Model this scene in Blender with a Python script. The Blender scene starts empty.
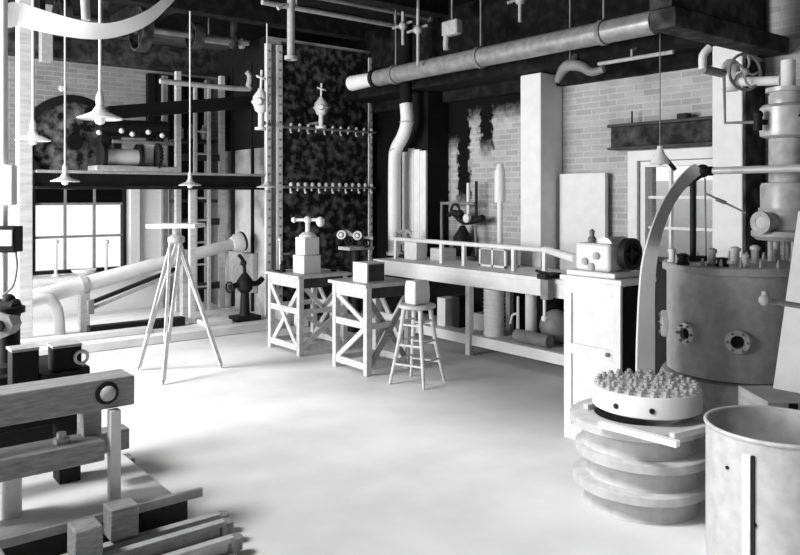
import bpy, math, random
from mathutils import Vector
random.seed(7)
C = bpy.context.scene.collection
PI = math.pi
# ------------------------------------------------------------------ camera geometry
# Room axes: x runs along the far brick wall, y along the right-hand brick wall.
FPX, CX, HY, EYE = 755.0, 400.0, 195.0, 1.6
RX, RY, FX, FY = .783, -.622, .622, .783
def ray(px):
    a = (px-CX)/FPX
    return FX+a*RX, FY+a*RY
def pd(px, py, d):
    r = ray(px); return (r[0]*d, r[1]*d, EYE-(py-HY)/FPX*d)
def pu(px, py, u): return pd(px, py, u/ray(px)[0])
def pv(px, py, v): return pd(px, py, v/ray(px)[1])
def pz(px, py, z): return pd(px, py, FPX*(EYE-z)/(py-HY))

# ------------------------------------------------------------------ materials
def mat(name, a, b=None, rough=.6, scale=6., metal=0., detail=6., bump=0., lo=.35, hi=.65, stretch=None):
    m = bpy.data.materials.new(name); m.use_nodes = True
    nt = m.node_tree; n = nt.nodes; L = nt.links
    bs = n['Principled BSDF']; bs.inputs['Roughness'].default_value = rough; bs.inputs['Metallic'].default_value = metal
    bs.inputs['Specular IOR Level'].default_value = .3
    if b is None: b = a*.8
    tc = n.new('ShaderNodeTexCoord'); nz = n.new('ShaderNodeTexNoise'); cr = n.new('ShaderNodeValToRGB')
    nz.inputs['Scale'].default_value = scale; nz.inputs['Detail'].default_value = detail
    if stretch:
        mp = n.new('ShaderNodeMapping'); mp.inputs['Scale'].default_value = stretch
        L.new(tc.outputs['Object'], mp.inputs[0]); L.new(mp.outputs[0], nz.inputs['Vector'])
    else: L.new(tc.outputs['Object'], nz.inputs['Vector'])
    e = cr.color_ramp.elements
    e[0].position = lo; e[0].color = (b, b, b, 1); e[1].position = hi; e[1].color = (a, a, a, 1)
    L.new(nz.outputs['Fac'], cr.inputs[0]); L.new(cr.outputs[0], bs.inputs['Base Color'])
    if bump:
        bp = n.new('ShaderNodeBump'); bp.inputs['Strength'].default_value = bump; bp.inputs['Distance'].default_value = .02
        L.new(nz.outputs['Fac'], bp.inputs['Height']); L.new(bp.outputs[0], bs.inputs['Normal'])
    return m
M = {}
M['white'] = mat('white_paint', .82, .76, .5, 9)
M['enamel'] = mat('white_enamel', .88, .8, .25, 3)
M['offwhite'] = mat('whitewashed_wood', .74, .58, .65, 5, stretch=(1, 1, 6))
M['wood'] = mat('pale_wood', .64, .5, .6, 6, stretch=(3, 3, 3))
M['midwood'] = mat('worn_grey_wood', .36, .2, .7, 14, stretch=(1, 5, 5), detail=10, lo=.3, hi=.7, bump=.15)
M['darkwood'] = mat('dark_wood', .06, .025, .6, 6)
M['black'] = mat('black_iron', .012, .006, .65, 8)
M['soot'] = mat('soot_and_shade_black', .008, .004, .95, 5)  # for sooty parts, and for sheets that paint shade
M['iron'] = mat('grey_iron', .3, .17, .5, 7, lo=.3, hi=.7)
M['castlight'] = mat('light_cast_iron', .52, .36, .5, 16, detail=10, lo=.3, hi=.7)
M['galv'] = mat('galvanised_steel', .6, .48, .38, 14, metal=.15)
M['steel'] = mat('bright_steel', .8, .6, .3, 5, metal=.3)
M['tank'] = mat('tank_steel', .56, .42, .5, 16, detail=10, lo=.3, hi=.7)
M['mottle'] = mat('blackened_mottled_plate', .17, .006, .9, 11, detail=12, lo=.45, hi=.72)
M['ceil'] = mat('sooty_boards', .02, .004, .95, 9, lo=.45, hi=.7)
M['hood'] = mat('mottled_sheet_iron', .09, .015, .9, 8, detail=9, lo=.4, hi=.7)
M['boiler_side'] = mat('weathered_boiler_side', .62, .16, .8, 2.2, detail=8, lo=.35, hi=.6)
M['floor'] = mat('pale_concrete', .70, .62, .8, 2.5, detail=12, bump=.04)
M['dock'] = mat('white_boards', .82, .66, .7, 4, stretch=(1, 10, 1))
M['pipe'] = mat('dull_pipe_metal', .4, .24, .32, 12, metal=.3, detail=9, lo=.3, hi=.7)
M['sooty'] = mat('sooty_mottled_iron', .24, .006, .9, 9, detail=12, lo=.42, hi=.66)
M['bulb'] = mat('glass_bulb', .85, .8, .15, 3)

def brickmat(name, axis, base, mort, wash=None, soot=None):
    m = bpy.data.materials.new(name); m.use_nodes = True
    nt = m.node_tree; n = nt.nodes; L = nt.links
    bs = n['Principled BSDF']; bs.inputs['Roughness'].default_value = .9; bs.inputs['Specular IOR Level'].default_value = .1
    tc = n.new('ShaderNodeTexCoord'); sp = n.new('ShaderNodeSeparateXYZ'); cb = n.new('ShaderNodeCombineXYZ')
    L.new(tc.outputs['Object'], sp.inputs[0]); L.new(sp.outputs[axis], cb.inputs[0]); L.new(sp.outputs[2], cb.inputs[1])
    br = n.new('ShaderNodeTexBrick'); L.new(cb.outputs[0], br.inputs['Vector'])
    br.inputs['Scale'].default_value = 1.; br.inputs['Brick Width'].default_value = .2; br.inputs['Row Height'].default_value = .062
    br.inputs['Mortar Size'].default_value = .008; br.inputs['Mortar Smooth'].default_value = .3
    br.inputs['Color1'].default_value = (base*1.12,)*3+(1,); br.inputs['Color2'].default_value = (base*.84,)*3+(1,); br.inputs['Mortar'].default_value = (mort,)*3+(1,)
    nz = n.new('ShaderNodeTexNoise'); nz.inputs['Scale'].default_value = 3.; nz.inputs['Detail'].default_value = 8.
    L.new(tc.outputs['Object'], nz.inputs['Vector'])
    mx = n.new('ShaderNodeMix'); mx.data_type = 'RGBA'; mx.blend_type = 'MULTIPLY'; mx.inputs[0].default_value = .5
    cr = n.new('ShaderNodeValToRGB'); cr.color_ramp.elements[0].position = .3; cr.color_ramp.elements[0].color = (.55, .55, .55, 1); cr.color_ramp.elements[1].position = .7
    L.new(nz.outputs['Fac'], cr.inputs[0]); L.new(br.outputs['Color'], mx.inputs[6]); L.new(cr.outputs[0], mx.inputs[7])
    col = mx.outputs[2]
    def math_(op, a, b, c=None):
        k = n.new('ShaderNodeMath'); k.operation = op; k.use_clamp = False
        for i, q in enumerate((a, b, c)):
            if q is None: continue
            if isinstance(q, (int, float)): k.inputs[i].default_value = q
            else: L.new(q, k.inputs[i])
        return k.outputs[0]
    def step(x, lo, hi):
        k = n.new('ShaderNodeMapRange'); k.interpolation_type = 'SMOOTHSTEP'
        k.inputs[1].default_value = lo; k.inputs[2].default_value = hi
        L.new(x, k.inputs[0]); return k.outputs[0]
    def blend(fac, c2):
        k = n.new('ShaderNodeMix'); k.data_type = 'RGBA'
        L.new(fac, k.inputs[0]); L.new(col, k.inputs[6]); k.inputs[7].default_value = (c2,)*3+(1,)
        return k.outputs[2]
    if wash:                                   # whitewash up to head height
        z1, cval = wash
        col = blend(math_('MULTIPLY', math_('SUBTRACT', 1., step(sp.outputs[2], z1-.02, z1+.02)), .88), cval)
    if soot:                                   # near-black streaks and patches mixed into the brick colour
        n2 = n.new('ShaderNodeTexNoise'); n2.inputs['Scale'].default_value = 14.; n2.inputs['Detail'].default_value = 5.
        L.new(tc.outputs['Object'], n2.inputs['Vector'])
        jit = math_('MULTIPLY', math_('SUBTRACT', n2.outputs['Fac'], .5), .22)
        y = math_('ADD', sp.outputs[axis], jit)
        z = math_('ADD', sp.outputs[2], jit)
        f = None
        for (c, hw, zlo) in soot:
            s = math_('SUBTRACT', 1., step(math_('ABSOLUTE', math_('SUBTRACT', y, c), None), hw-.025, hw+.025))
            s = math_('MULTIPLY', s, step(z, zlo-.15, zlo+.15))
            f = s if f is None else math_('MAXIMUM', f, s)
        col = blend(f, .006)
    L.new(col, bs.inputs['Base Color'])
    bp = n.new('ShaderNodeBump'); bp.inputs['Strength'].default_value = .4; bp.inputs['Distance'].default_value = .01
    L.new(br.outputs['Fac'], bp.inputs['Height']); bp.invert = True; L.new(bp.outputs[0], bs.inputs['Normal'])
    return m
def glassmat(name, tint, mix, rough=.02):
    m = bpy.data.materials.new(name); m.use_nodes = True
    nt = m.node_tree; n = nt.nodes; L = nt.links
    n.remove(n['Principled BSDF'])
    tr = n.new('ShaderNodeBsdfTransparent'); tr.inputs[0].default_value = (tint,)*3+(1,)
    gl = n.new('ShaderNodeBsdfGlossy'); gl.inputs[0].default_value = (.8, .8, .8, 1); gl.inputs[1].default_value = rough
    mx = n.new('ShaderNodeMixShader'); mx.inputs[0].default_value = mix
    L.new(tr.outputs[0], mx.inputs[1]); L.new(gl.outputs[0], mx.inputs[2]); L.new(mx.outputs[0], n['Material Output'].inputs[0])
    return m
M['glass'] = glassmat('window_glass', .92, .05)
M['darkglass'] = glassmat('dark_glass', .03, .02, .3)  # near-black tint for the top row of panes

# ------------------------------------------------------------------ mesh builder (world coordinates)
class MB:
    def __init__(s): s.v = []; s.f = []
    def bx(s, x0, x1, y0, y1, z0, z1):
        b = len(s.v)
        s.v += [(x0, y0, z0), (x1, y0, z0), (x1, y1, z0), (x0, y1, z0), (x0, y0, z1), (x1, y0, z1), (x1, y1, z1), (x0, y1, z1)]
        s.f += [[b+i for i in q] for q in ((3, 2, 1, 0), (4, 5, 6, 7), (0, 1, 5, 4), (1, 2, 6, 5), (2, 3, 7, 6), (3, 0, 4, 7))]
        return s
    def frame(s, d, ref=None):
        d = Vector(d).normalized(); r = Vector(ref) if ref else (Vector((0, 0, 1)) if abs(d.z) < .9 else Vector((1, 0, 0)))
        a = r.cross(d).normalized(); return a, d.cross(a).normalized()
    def bar(s, p0, p1, w, h, ref=None):        # rectangular bar from p0 to p1 (w across, h along ref/up)
        p0 = Vector(p0); p1 = Vector(p1); a, c = s.frame(p1-p0, ref); b = len(s.v)
        for p in (p0, p1):
            for (i, j) in ((-1, -1), (1, -1), (1, 1), (-1, 1)): s.v.append(tuple(p+a*(i*w/2)+c*(j*h/2)))
        s.f += [[b+i for i in q] for q in ((3, 2, 1, 0), (4, 5, 6, 7), (0, 1, 5, 4), (1, 2, 6, 5), (2, 3, 7, 6), (3, 0, 4, 7))]
        return s
    def lathe(s, prof, c, d=(0, 0, 1), n=24, cap=True):   # prof = [(radius, height along d)]
        c = Vector(c); d = Vector(d).normalized(); a, e = s.frame(d); b = len(s.v); k = len(prof)
        for (r, h) in prof:
            for i in range(n):
                t = 2*PI*i/n; s.v.append(tuple(c+d*h+(a*math.cos(t)+e*math.sin(t))*max(r, 1e-4)))
        for j in range(k-1):
            for i in range(n):
                i2 = (i+1) % n; s.f.append([b+j*n+i, b+j*n+i2, b+(j+1)*n+i2, b+(j+1)*n+i])
        if cap:
            s.f.append([b+i for i in range(n)][::-1]); s.f.append([b+(k-1)*n+i for i in range(n)])
        return s
    def cyl(s, p0, p1, r, r2=None, n=16):
        p0 = Vector(p0); p1 = Vector(p1); L = (p1-p0).length
        return s.lathe([(r, 0), (r if r2 is None else r2, L)], p0, p1-p0, n)
    def ring(s, prof, c, d=(0, 0, 1), n=28):              # closed profile: pipes, flanges, tyres
        return s.lathe(list(prof)+[prof[0]], c, d, n, cap=False)
    def torus(s, c, d, R, r, n=28, k=8):
        return s.ring([(R+r*math.cos(2*PI*i/k), r*math.sin(2*PI*i/k)) for i in range(k)], c, d, n)
    def ball(s, c, r, n=14, k=8, d=(0, 0, 1), sq=1.):
        return s.lathe([(r*math.sin(PI*i/k), -r*sq*math.cos(PI*i/k)) for i in range(k+1)], c, d, n)
    def tube(s, pts, r, n=12, sub=0):
        P = [Vector(p) for p in pts]; R = r if isinstance(r, (list, tuple)) else [r]*len(P)
        if sub:
            Q = []; RR = []
            for i in range(len(P)-1):
                p0 = P[max(i-1, 0)]; p1 = P[i]; p2 = P[i+1]; p3 = P[min(i+2, len(P)-1)]
                for j in range(sub):
                    t = j/sub
                    Q.append(.5*((2*p1)+(p2-p0)*t+(2*p0-5*p1+4*p2-p3)*t*t+(3*p1-p0-3*p2+p3)*t**3)); RR.append(R[i]*(1-t)+R[i+1]*t)
            P = Q+[P[-1]]; R = RR+[R[-1]]
        b = len(s.v); k = len(P); a = None
        for i, p in enumerate(P):
            d = ((P[min(i+1, k-1)]-P[i]).normalized()+(P[i]-P[max(i-1, 0)]).normalized()).normalized()
            if a is None: a, e = s.frame(d)
            a = (a-d*a.dot(d)).normalized(); e = d.cross(a)
            for q in range(n):
                t = 2*PI*q/n; s.v.append(tuple(p+(a*math.cos(t)+e*math.sin(t))*R[i]))
        for j in range(k-1):
            for q in range(n):
                q2 = (q+1) % n; s.f.append([b+j*n+q, b+j*n+q2, b+(j+1)*n+q2, b+(j+1)*n+q])
        s.f.append([b+q for q in range(n)][::-1]); s.f.append([b+(k-1)*n+q for q in range(n)])
        return s
    def strip(s, quads):                                  # list of 4-point sections swept into a solid band
        b = len(s.v); k = len(quads)
        for q in quads: s.v += [tuple(p) for p in q]
        for j in range(k-1):
            for i in range(4):
                i2 = (i+1) % 4; s.f.append([b+j*4+i, b+j*4+i2, b+j*4+4+i2, b+j*4+4+i])
        s.f.append([b+3, b+2, b+1, b]); s.f.append([b+(k-1)*4+i for i in range(4)])
        return s
ORG = {}
def link(mb, name, m, org, bevel=0.):
    me = bpy.data.meshes.new(name); o3 = Vector(org)
    me.from_pydata([tuple(Vector(p)-o3) for p in mb.v], [], mb.f)
    import bmesh
    bm = bmesh.new(); bm.from_mesh(me); bmesh.ops.recalc_face_normals(bm, faces=bm.faces); bm.to_mesh(me); bm.free()
    for p in me.polygons: p.use_smooth = True
    me.set_sharp_from_angle(angle=math.radians(38))
    me.materials.append(m if not isinstance(m, str) else M[m])
    o = bpy.data.objects.new(name, me); C.objects.link(o)
    if bevel:
        bv = o.modifiers.new('edge_wear', 'BEVEL'); bv.width = bevel; bv.segments = 2; bv.limit_method = 'ANGLE'
    return o
def tag(o, label, cat, group=None, kind=None):
    o['label'] = label; o['category'] = cat
    if group: o['group'] = group
    if kind: o['kind'] = kind
    return o
def T(name, label, cat, loc, group=None):
    o = bpy.data.objects.new(name, None); o.empty_display_size = .1; C.objects.link(o); o.location = loc
    ORG[o] = Vector(loc); return tag(o, label, cat, group)
def part(mb, name, m, parent, bevel=0., label=None):
    o = link(mb, name, m, ORG[parent], bevel); o.parent = parent; ORG[o] = ORG[parent]
    if label: o['label'] = label
    return o
def S(mb, name, m, label, cat, group=None, bevel=0.):
    xs = [p[0] for p in mb.v]; ys = [p[1] for p in mb.v]; z = min(p[2] for p in mb.v)
    org = ((min(xs)+max(xs))/2, (min(ys)+max(ys))/2, z)
    o = link(mb, name, m, org, bevel); o.location = org; ORG[o] = Vector(org)
    return tag(o, label, cat, group)
def struct(mb, name, m, bevel=0.):
    o = link(mb, name, m, (0, 0, 0), bevel); o['kind'] = 'structure'; ORG[o] = Vector((0, 0, 0)); return o
def dup(root, loc, label, rz=0., scale=None):
    r = root.copy(); C.objects.link(r); r.location = loc; r.rotation_euler = (0, 0, rz); r['label'] = label
    if scale: r.scale = (scale,)*3
    for ch in list(root.children):
        c = ch.copy(); C.objects.link(c); c.parent = r
        for g in list(ch.children):
            k = g.copy(); C.objects.link(k); k.parent = c
    return r
def B(*a): return MB().bx(*a)

# ------------------------------------------------------------------ setting
WU, WV, CZ = 6.3, 10.2, 3.9
struct(B(-6, 6.6, -2.6, 10.5, -.1, 0), 'floor', 'floor')
def wall_with_hole(name, m, axis, c0, c1, a0, a1, h):
    mb = MB(); lo, hi, z0, z1 = h
    for (p, q, zz0, zz1) in ((a0, lo, 0, CZ), (hi, a1, 0, CZ), (lo, hi, 0, z0), (lo, hi, z1, CZ)):
        if axis == 'u': mb.bx(c0, c1, p, q, zz0, zz1)
        else: mb.bx(p, q, c0, c1, zz0, zz1)
    return struct(mb, name, m)
W1 = (3.40, 4.22, .95, 1.92)      # right wall window (y0,y1,z0,z1)
W2 = (2.25, 3.42, .60, 1.95)      # far wall window (x0,x1,z0,z1)
M['brick_r'] = brickmat('pale_brick_with_black_streaks', 1, .48, .58, None, [(8.5, 1.53, -1), (6.9, .16, 2.2), (6.685, .11, 1.5), (6.3, .11, 2.12), (6.3, .72, 2.52)])
M['brick_l'] = brickmat('grey_brick_whitewashed_below', 0, .33, .42, (1.8, .92))
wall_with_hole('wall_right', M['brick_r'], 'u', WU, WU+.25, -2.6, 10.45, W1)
wall_with_hole('wall_left', M['brick_l'], 'v', WV, WV+.25, -1.2, WU, W2)
struct(B(-6, 6.55, -2.8, -2.6, 0, CZ), 'wall_rear', 'darkwood')
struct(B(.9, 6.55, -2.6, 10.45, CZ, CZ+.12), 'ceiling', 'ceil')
# window_1 in the right wall
def window(name, axis, c, h, cols, rows, fw=.05, bw=.025, dark_rows=()):
    lo, hi, z0, z1 = h; g = .004; lo += g; hi -= g; z0 += g; z1 -= g
    def bb(a0, a1, q0, q1, t0, t1):
        return (c+t0, c+t1, a0, a1, q0, q1) if axis == 'u' else (a0, a1, c+t0, c+t1, q0, q1)
    fr = MB()
    for a in ((lo, lo+fw, z0, z1), (hi-fw, hi, z0, z1), (lo+fw, hi-fw, z0, z0+fw), (lo+fw, hi-fw, z1-fw, z1)): fr.bx(*bb(*a, -.02, .1))
    w = struct(fr, name, 'white' if axis == 'u' else 'black')
    iw = (hi-lo-2*fw)/cols; ih = (z1-z0-2*fw)/rows
    b = MB()
    for i in range(1, cols): x = lo+fw+i*iw; b.bx(*bb(x-bw/2, x+bw/2, z0+fw, z1-fw, .02, .06))
    for j in range(1, rows): z = z0+fw+j*ih; b.bx(*bb(lo+fw, hi-fw, z-bw/2, z+bw/2, .022, .058))
    part(b, 'glazing_bar', 'white' if axis == 'u' else 'iron', w)
    for j in range(rows):
        for i in range(cols):
            x = lo+fw+i*iw; z = z0+fw+j*ih
            part(B(*bb(x+.001, x+iw-.001, z+.001, z+ih-.001, .036, .042)), 'pane', 'darkglass' if j in dark_rows else 'glass', w)
    return w
window('window_1', 'u', WU, W1, 3, 3)
window('window_2', 'v', WV, W2, 3, 3, .04, .03, dark_rows=(2,))
struct(B(6.24, 6.298, 4.23, 4.33, .9, 2.02), 'trim_1', 'white')
struct(B(6.24, 6.298, 3.33, 4.23, 1.925, 2.02), 'trim_2', 'white')
struct(B(2.05, 3.5, 9.86, 10.198, .52, .58), 'trim_3', 'white')
struct(B(3.46, 3.58, 10.14, 10.198, .6, 1.95), 'trim_4', 'white')
struct(B(2.17, 2.235, 10.15, 10.198, .6, 1.95), 'trim_5', 'black')
S(B(8.6, 8.9, 2.6, 9., 0, 1.78), 'yard_wall', 'white', 'blurred grey wall of the yard seen through the small right window', 'wall')
# heavy dark timbers under the ceiling
k = 6
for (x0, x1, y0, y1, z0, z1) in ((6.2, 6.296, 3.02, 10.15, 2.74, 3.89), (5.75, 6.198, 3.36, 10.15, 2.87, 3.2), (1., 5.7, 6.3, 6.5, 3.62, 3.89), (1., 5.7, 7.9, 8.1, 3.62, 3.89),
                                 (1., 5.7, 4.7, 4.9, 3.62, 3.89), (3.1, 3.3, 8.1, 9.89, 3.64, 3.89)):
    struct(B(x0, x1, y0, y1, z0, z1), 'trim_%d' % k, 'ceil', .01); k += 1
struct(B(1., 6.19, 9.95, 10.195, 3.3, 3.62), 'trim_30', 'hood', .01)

# low boarded platform in front of the far wall
S(B(-1, 4.5, 7.95, 10.1, 0.001, .09), 'platform', 'dock', 'low white boarded platform along the foot of the far brick wall', 'platform', bevel=.006)

# ------------------------------------------------------------------ pillars
def pillar(v0, v1, z1, label):
    t = T('square_pillar', label, 'pillar', (6.1, (v0+v1)/2, 0), 'white square pillars on the right wall')
    part(B(5.95, 6.295, v0, v1, 0, z1), 'shaft', 'white', t, .01)
    part(B(5.92, 6.295, v0-.025, v1+.025, 0, .18), 'base_block', 'white', t, .01)
    return t
pillar(5.17, 5.45, 2.86, 'tall white square pillar in the middle of the right wall, behind the long bench')
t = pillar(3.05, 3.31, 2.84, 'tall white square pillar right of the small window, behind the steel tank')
part(B(5.96, 6.29, 3.03, 3.048, .4, 2.7), 'side_shade_plate', 'hood', t, 0, 'dark mottled sheet painting shade on the side of the pillar')  # dark sheet paints the shade on this pillar face
t = T('square_pillar', 'sooty black pillar with a white-boarded face, behind the far end of the bench', 'pillar', (6.1, 7.2, 0))
part(B(5.96, 6.295, 6.96, 7.42, 0, 2.86), 'shaft', 'soot', t)
mb = MB()
for i in range(4): y = 6.96+i*.115; mb.bx(5.925, 5.958, y+.002, y+.112, .9, 2.14+.02*((i*7) % 3))
part(mb, 'facing_board', 'white', t, .004, 'white boards nailed to the face')

# ------------------------------------------------------------------ boiler
bu0, bu1, bv = 4.56, 6.21, 8.45
t = T('boiler', 'huge black mottled boiler casing with white riveted corner straps filling the far corner', 'boiler', ((bu0+bu1)/2, 9.2, 0))
part(B(bu0+.03, bu1, bv+.03, 9.85, .0, 3.6), 'casing', 'boiler_side', t)
part(B(bu0+.24, bu1-.06, bv, bv+.029, .02, 3.55), 'front_plate', 'mottle', t)
def strap(u0, u1):
    s = part(B(u0, u1, bv-.02, bv+.028, .02, 3.5), 'corner_strap', 'white', t, .003, 'white riveted strap')
    z = .1; r0 = None
    while z < 3.45:
        if r0 is None: r0 = part(MB().ball(((u0+u1)/2, bv-.02, z), .019, 8, 4, (0, -1, 0)), 'rivet', 'iron', s)
        else: o = r0.copy(); C.objects.link(o); o.parent = s; o.location = (0, 0, z-.1)
        z += .11
strap(bu0, bu0+.075); strap(bu0+.155, bu0+.235); strap(bu1-.062, bu1)
part(B(bu0+.078, bu0+.152, bv+.005, bv+.028, .02, 3.5), 'corner_panel', 'iron', t)
part(B(bu0+.006, bu0+.028, bv+.03, 9.84, 2.2, 3.59), 'upper_shade_panel', 'soot', t, 0, 'black panel painting shade on the upper side')  # black panel paints the shading high on the boiler side
part(B(bu0-.012, bu0+.028, bv+.35, bv+.37, .1, 3.3), 'seam_strip', 'black', t)
part(B(bu0-.012, bu0+.028, bv+.9, bv+.94, .1, 3.3), 'seam_strip', 'black', t)
mb = B(bu0-.05, bu0+.026, bv+.25, bv+.95, .35, .85); part(mb, 'fire_door', 'castlight', t, .01)
def manifold(z, n, r, label):
    k = T('gauge_manifold', label, 'manifold', ((4.9+6.1)/2, bv-.1, z))
    part(MB().cyl((4.76, bv-.10, z), (6.19, bv-.10, z), .018), 'header_pipe', 'iron', k)
    for u in (4.9, 5.5, 6.1): part(MB().cyl((u, bv-.10, z), (u, bv-.003, z), .012, n=8), 'bracket', 'iron', k)
    for i in range(n):
        u = 4.86+i*(1.26/(n-1))
        m = MB().cyl((u, bv-.10, z-.05), (u, bv-.10, z+.03), .011, n=8)
        m.ball((u, bv-.12, z+.035), r, 10, 6)
        if i % 2 == 0: m.ball((u, bv-.12, z-.065), r*.7, 10, 6)
        part(m, 'gauge_cock', 'white', k)
manifold(1.70, 13, .028, 'row of white gauge cocks on a pipe across the middle of the boiler')
manifold(2.46, 11, .02, 'row of small white cocks on a pipe high across the boiler')
# two steam valves above
def steam_valve(px, label):
    p = pv(px, 105, 8.14)
    k = T('steam_valve', label, 'valve', (p[0], p[1], p[2]-.3), 'white steam valves over the boiler')
    x, y, z = p
    part(MB().tube([(x, y, z-.3), (x, y, z-.02)], .035).ring([(.035, -.3), (.075, -.3), (.075, -.27), (.035, -.27)], (x, y, z)), 'lower_pipe', 'white', k)
    part(MB().lathe([(.03, -.1), (.07, -.07), (.1, .02), (.095, .1), (.05, .16), (.03, .2)], (x, y, z)), 'body', 'white', k)
    part(MB().cyl((x, y, z+.2), (x+.01, y, z+.42), .016), 'spindle', 'white', k)
    part(MB().torus((x+.01, y, z+.33), (.2, -.4, 1), .065, .011, 20, 6).bar((x-.05, y, z+.33), (x+.07, y, z+.33), .012, .012), 'handwheel', 'white', k)
    part(MB().ring([(.05, .02), (.115, .02), (.115, .045), (.05, .045)], (x, y, z), n=20).lathe([(.04, .05), (.05, .1), (.035, .14), (.01, .145)], (x, y, z+.03), (-FX, -FY, 0), 14), 'flange', 'white', k)
    part(MB().cyl((x, y, z-.2), (max(x, bu0+.04), bv-.04, z-.2), .02), 'branch', 'iron', k)
    return k
v1 = steam_valve(261, 'white bulbous steam valve at the top left corner of the boiler')
v2 = steam_valve(321, 'white bulbous steam valve hanging before the dark boiler front')
v2.scale = (.8, 1, .8)
# hanging pipe stub
p = pd(291, 8, 8.1); q = pd(291, 58, 8.1)
t = T('hanging_pipe', 'pale vertical pipe stub hanging from the dark ceiling above the boiler', 'pipe', q)
part(MB().cyl((p[0], p[1], CZ-.002), q, .042), 'pipe', 'castlight', t)
part(MB().ring([(.042, -.02), (.07, -.02), (.07, .02), (.042, .02)], q), 'flange', 'castlight', t)
part(MB().tube([(p[0]-.16, p[1], p[2]-.03), (p[0]-.08, p[1], p[2]+.02), (p[0], p[1], p[2]+.01)], .022, 8, 4), 'branch', 'castlight', t)

# ------------------------------------------------------------------ overhead pipe along the right wall
z = 3.0; u = 5.42
va = pu(655, 20, u)[1]; vb = pu(378, 80, u)[1]; vc = pu(352, 84, u)[1]
t = T('overhead_pipe', 'long pale grey pipe slung under the ceiling, running along the right wall', 'pipe', (u, 5.6, z-.1))
part(MB().cyl((u, va, z), (u, vb, z), .098, n=28), 'pipe', 'pipe', t)
part(MB().cyl((u, vb+.05, z), (u, vc, z), .08, .095, n=28), 'nozzle', 'white', t)
part(MB().ring([(.06, 0), (.125, 0), (.125, .05), (.06, .05)], (u, vb, z), (0, 1, 0)), 'collar', 'black', t)
for vv in (va+.5, va+2., va+3.4):
    part(MB().ring([(.099, -.02), (.112, -.02), (.112, .02), (.099, .02)], (u, vv, z), (0, 1, 0)).cyl((u, vv, z+.105), (u, vv, CZ-.002), .009, n=8), 'hanger', 'iron', t)
p = pu(452, 28, 5.42)
t = T('pulley_block', 'pale hanging pulley block above the left half of the long overhead pipe', 'pulley', p)
part(B(p[0]-.05, p[0]+.05, p[1]-.12, p[1]+.12, p[2]-.08, p[2]+.08), 'housing', 'castlight', t, .02)
part(MB().tube([(p[0], p[1]+.09, p[2]-.07), (p[0], p[1]+.1, p[2]-.16), (p[0], p[1]+.09, p[2]-.22)], .03, 8, 3), 'hook', 'castlight', t)
part(MB().cyl((p[0], p[1], p[2]+.08), (p[0], p[1], CZ-.002), .012), 'hanger_rod', 'iron', t)
# pipes close under the ceiling
CP = [((262, 2), (415, 27), 7.4, .03, 'castlight', 'pale ceiling pipe nearest the top edge, above the boiler'),
      ((200, 38), (242, 45), 8.9, .045, 'castlight', 'short pale ceiling pipe stub left of the hanging vertical pipe'),
      ((300, -6), (430, 14), 7.0, .025, 'iron', 'dim grey ceiling pipe running behind the hanging pulley block')]
for (a, b, v, r, m, lab) in CP:
    p = pv(*a, v); q = pv(*b, v); z0 = min(max(p[2], 3.3), CZ-.1)
    mb = MB().cyl((p[0], v, z0), (q[0], v, z0), r).ring([(r, -.02), (r*1.5, -.02), (r*1.5, .02), (r, .02)], (q[0], v, z0), (1, 0, 0))
    for f in (.2, .85): x = p[0]+(q[0]-p[0])*f; mb.cyl((x, v, z0), (x, v, CZ-.002), .01, n=8)
    S(mb, 'ceiling_pipe', m, lab, 'pipe', 'pipes under the ceiling')
# lineshaft with pulleys in the dark upper left
t = T('line_shaft', 'dim line shaft with pulleys under the ceiling at upper left', 'shaft', (3.1, 8.6, 3.45))
part(MB().cyl((1.95, 8.6, 3.5), (4.4, 8.6, 3.5), .035), 'shaft', 'iron', t)
for (x, r) in ((2.2, .2), (3.05, .26), (3.7, .16)):
    part(MB().ring([(r*.9, -.06), (r, -.06), (r, .06), (r*.9, .06)], (x, 8.6, 3.5), (1, 0, 0)).cyl((x-.05, 8.6, 3.5), (x+.05, 8.6, 3.5), .07).bar((x, 8.6, 3.5-r*.93), (x, 8.6, 3.5+r*.93), .03, .05).bar((x, 8.6-r*.93, 3.5), (x, 8.6+r*.93, 3.5), .03, .05), 'pulley', 'hood', t)
for x in (2.0, 2.65, 4.2):
    part(MB().bar((x, 8.6, 3.45), (x, 8.6, CZ-.002), .08, .05).ball((x, 8.6, 3.46), .06), 'hanger', 'hood', t)

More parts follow.
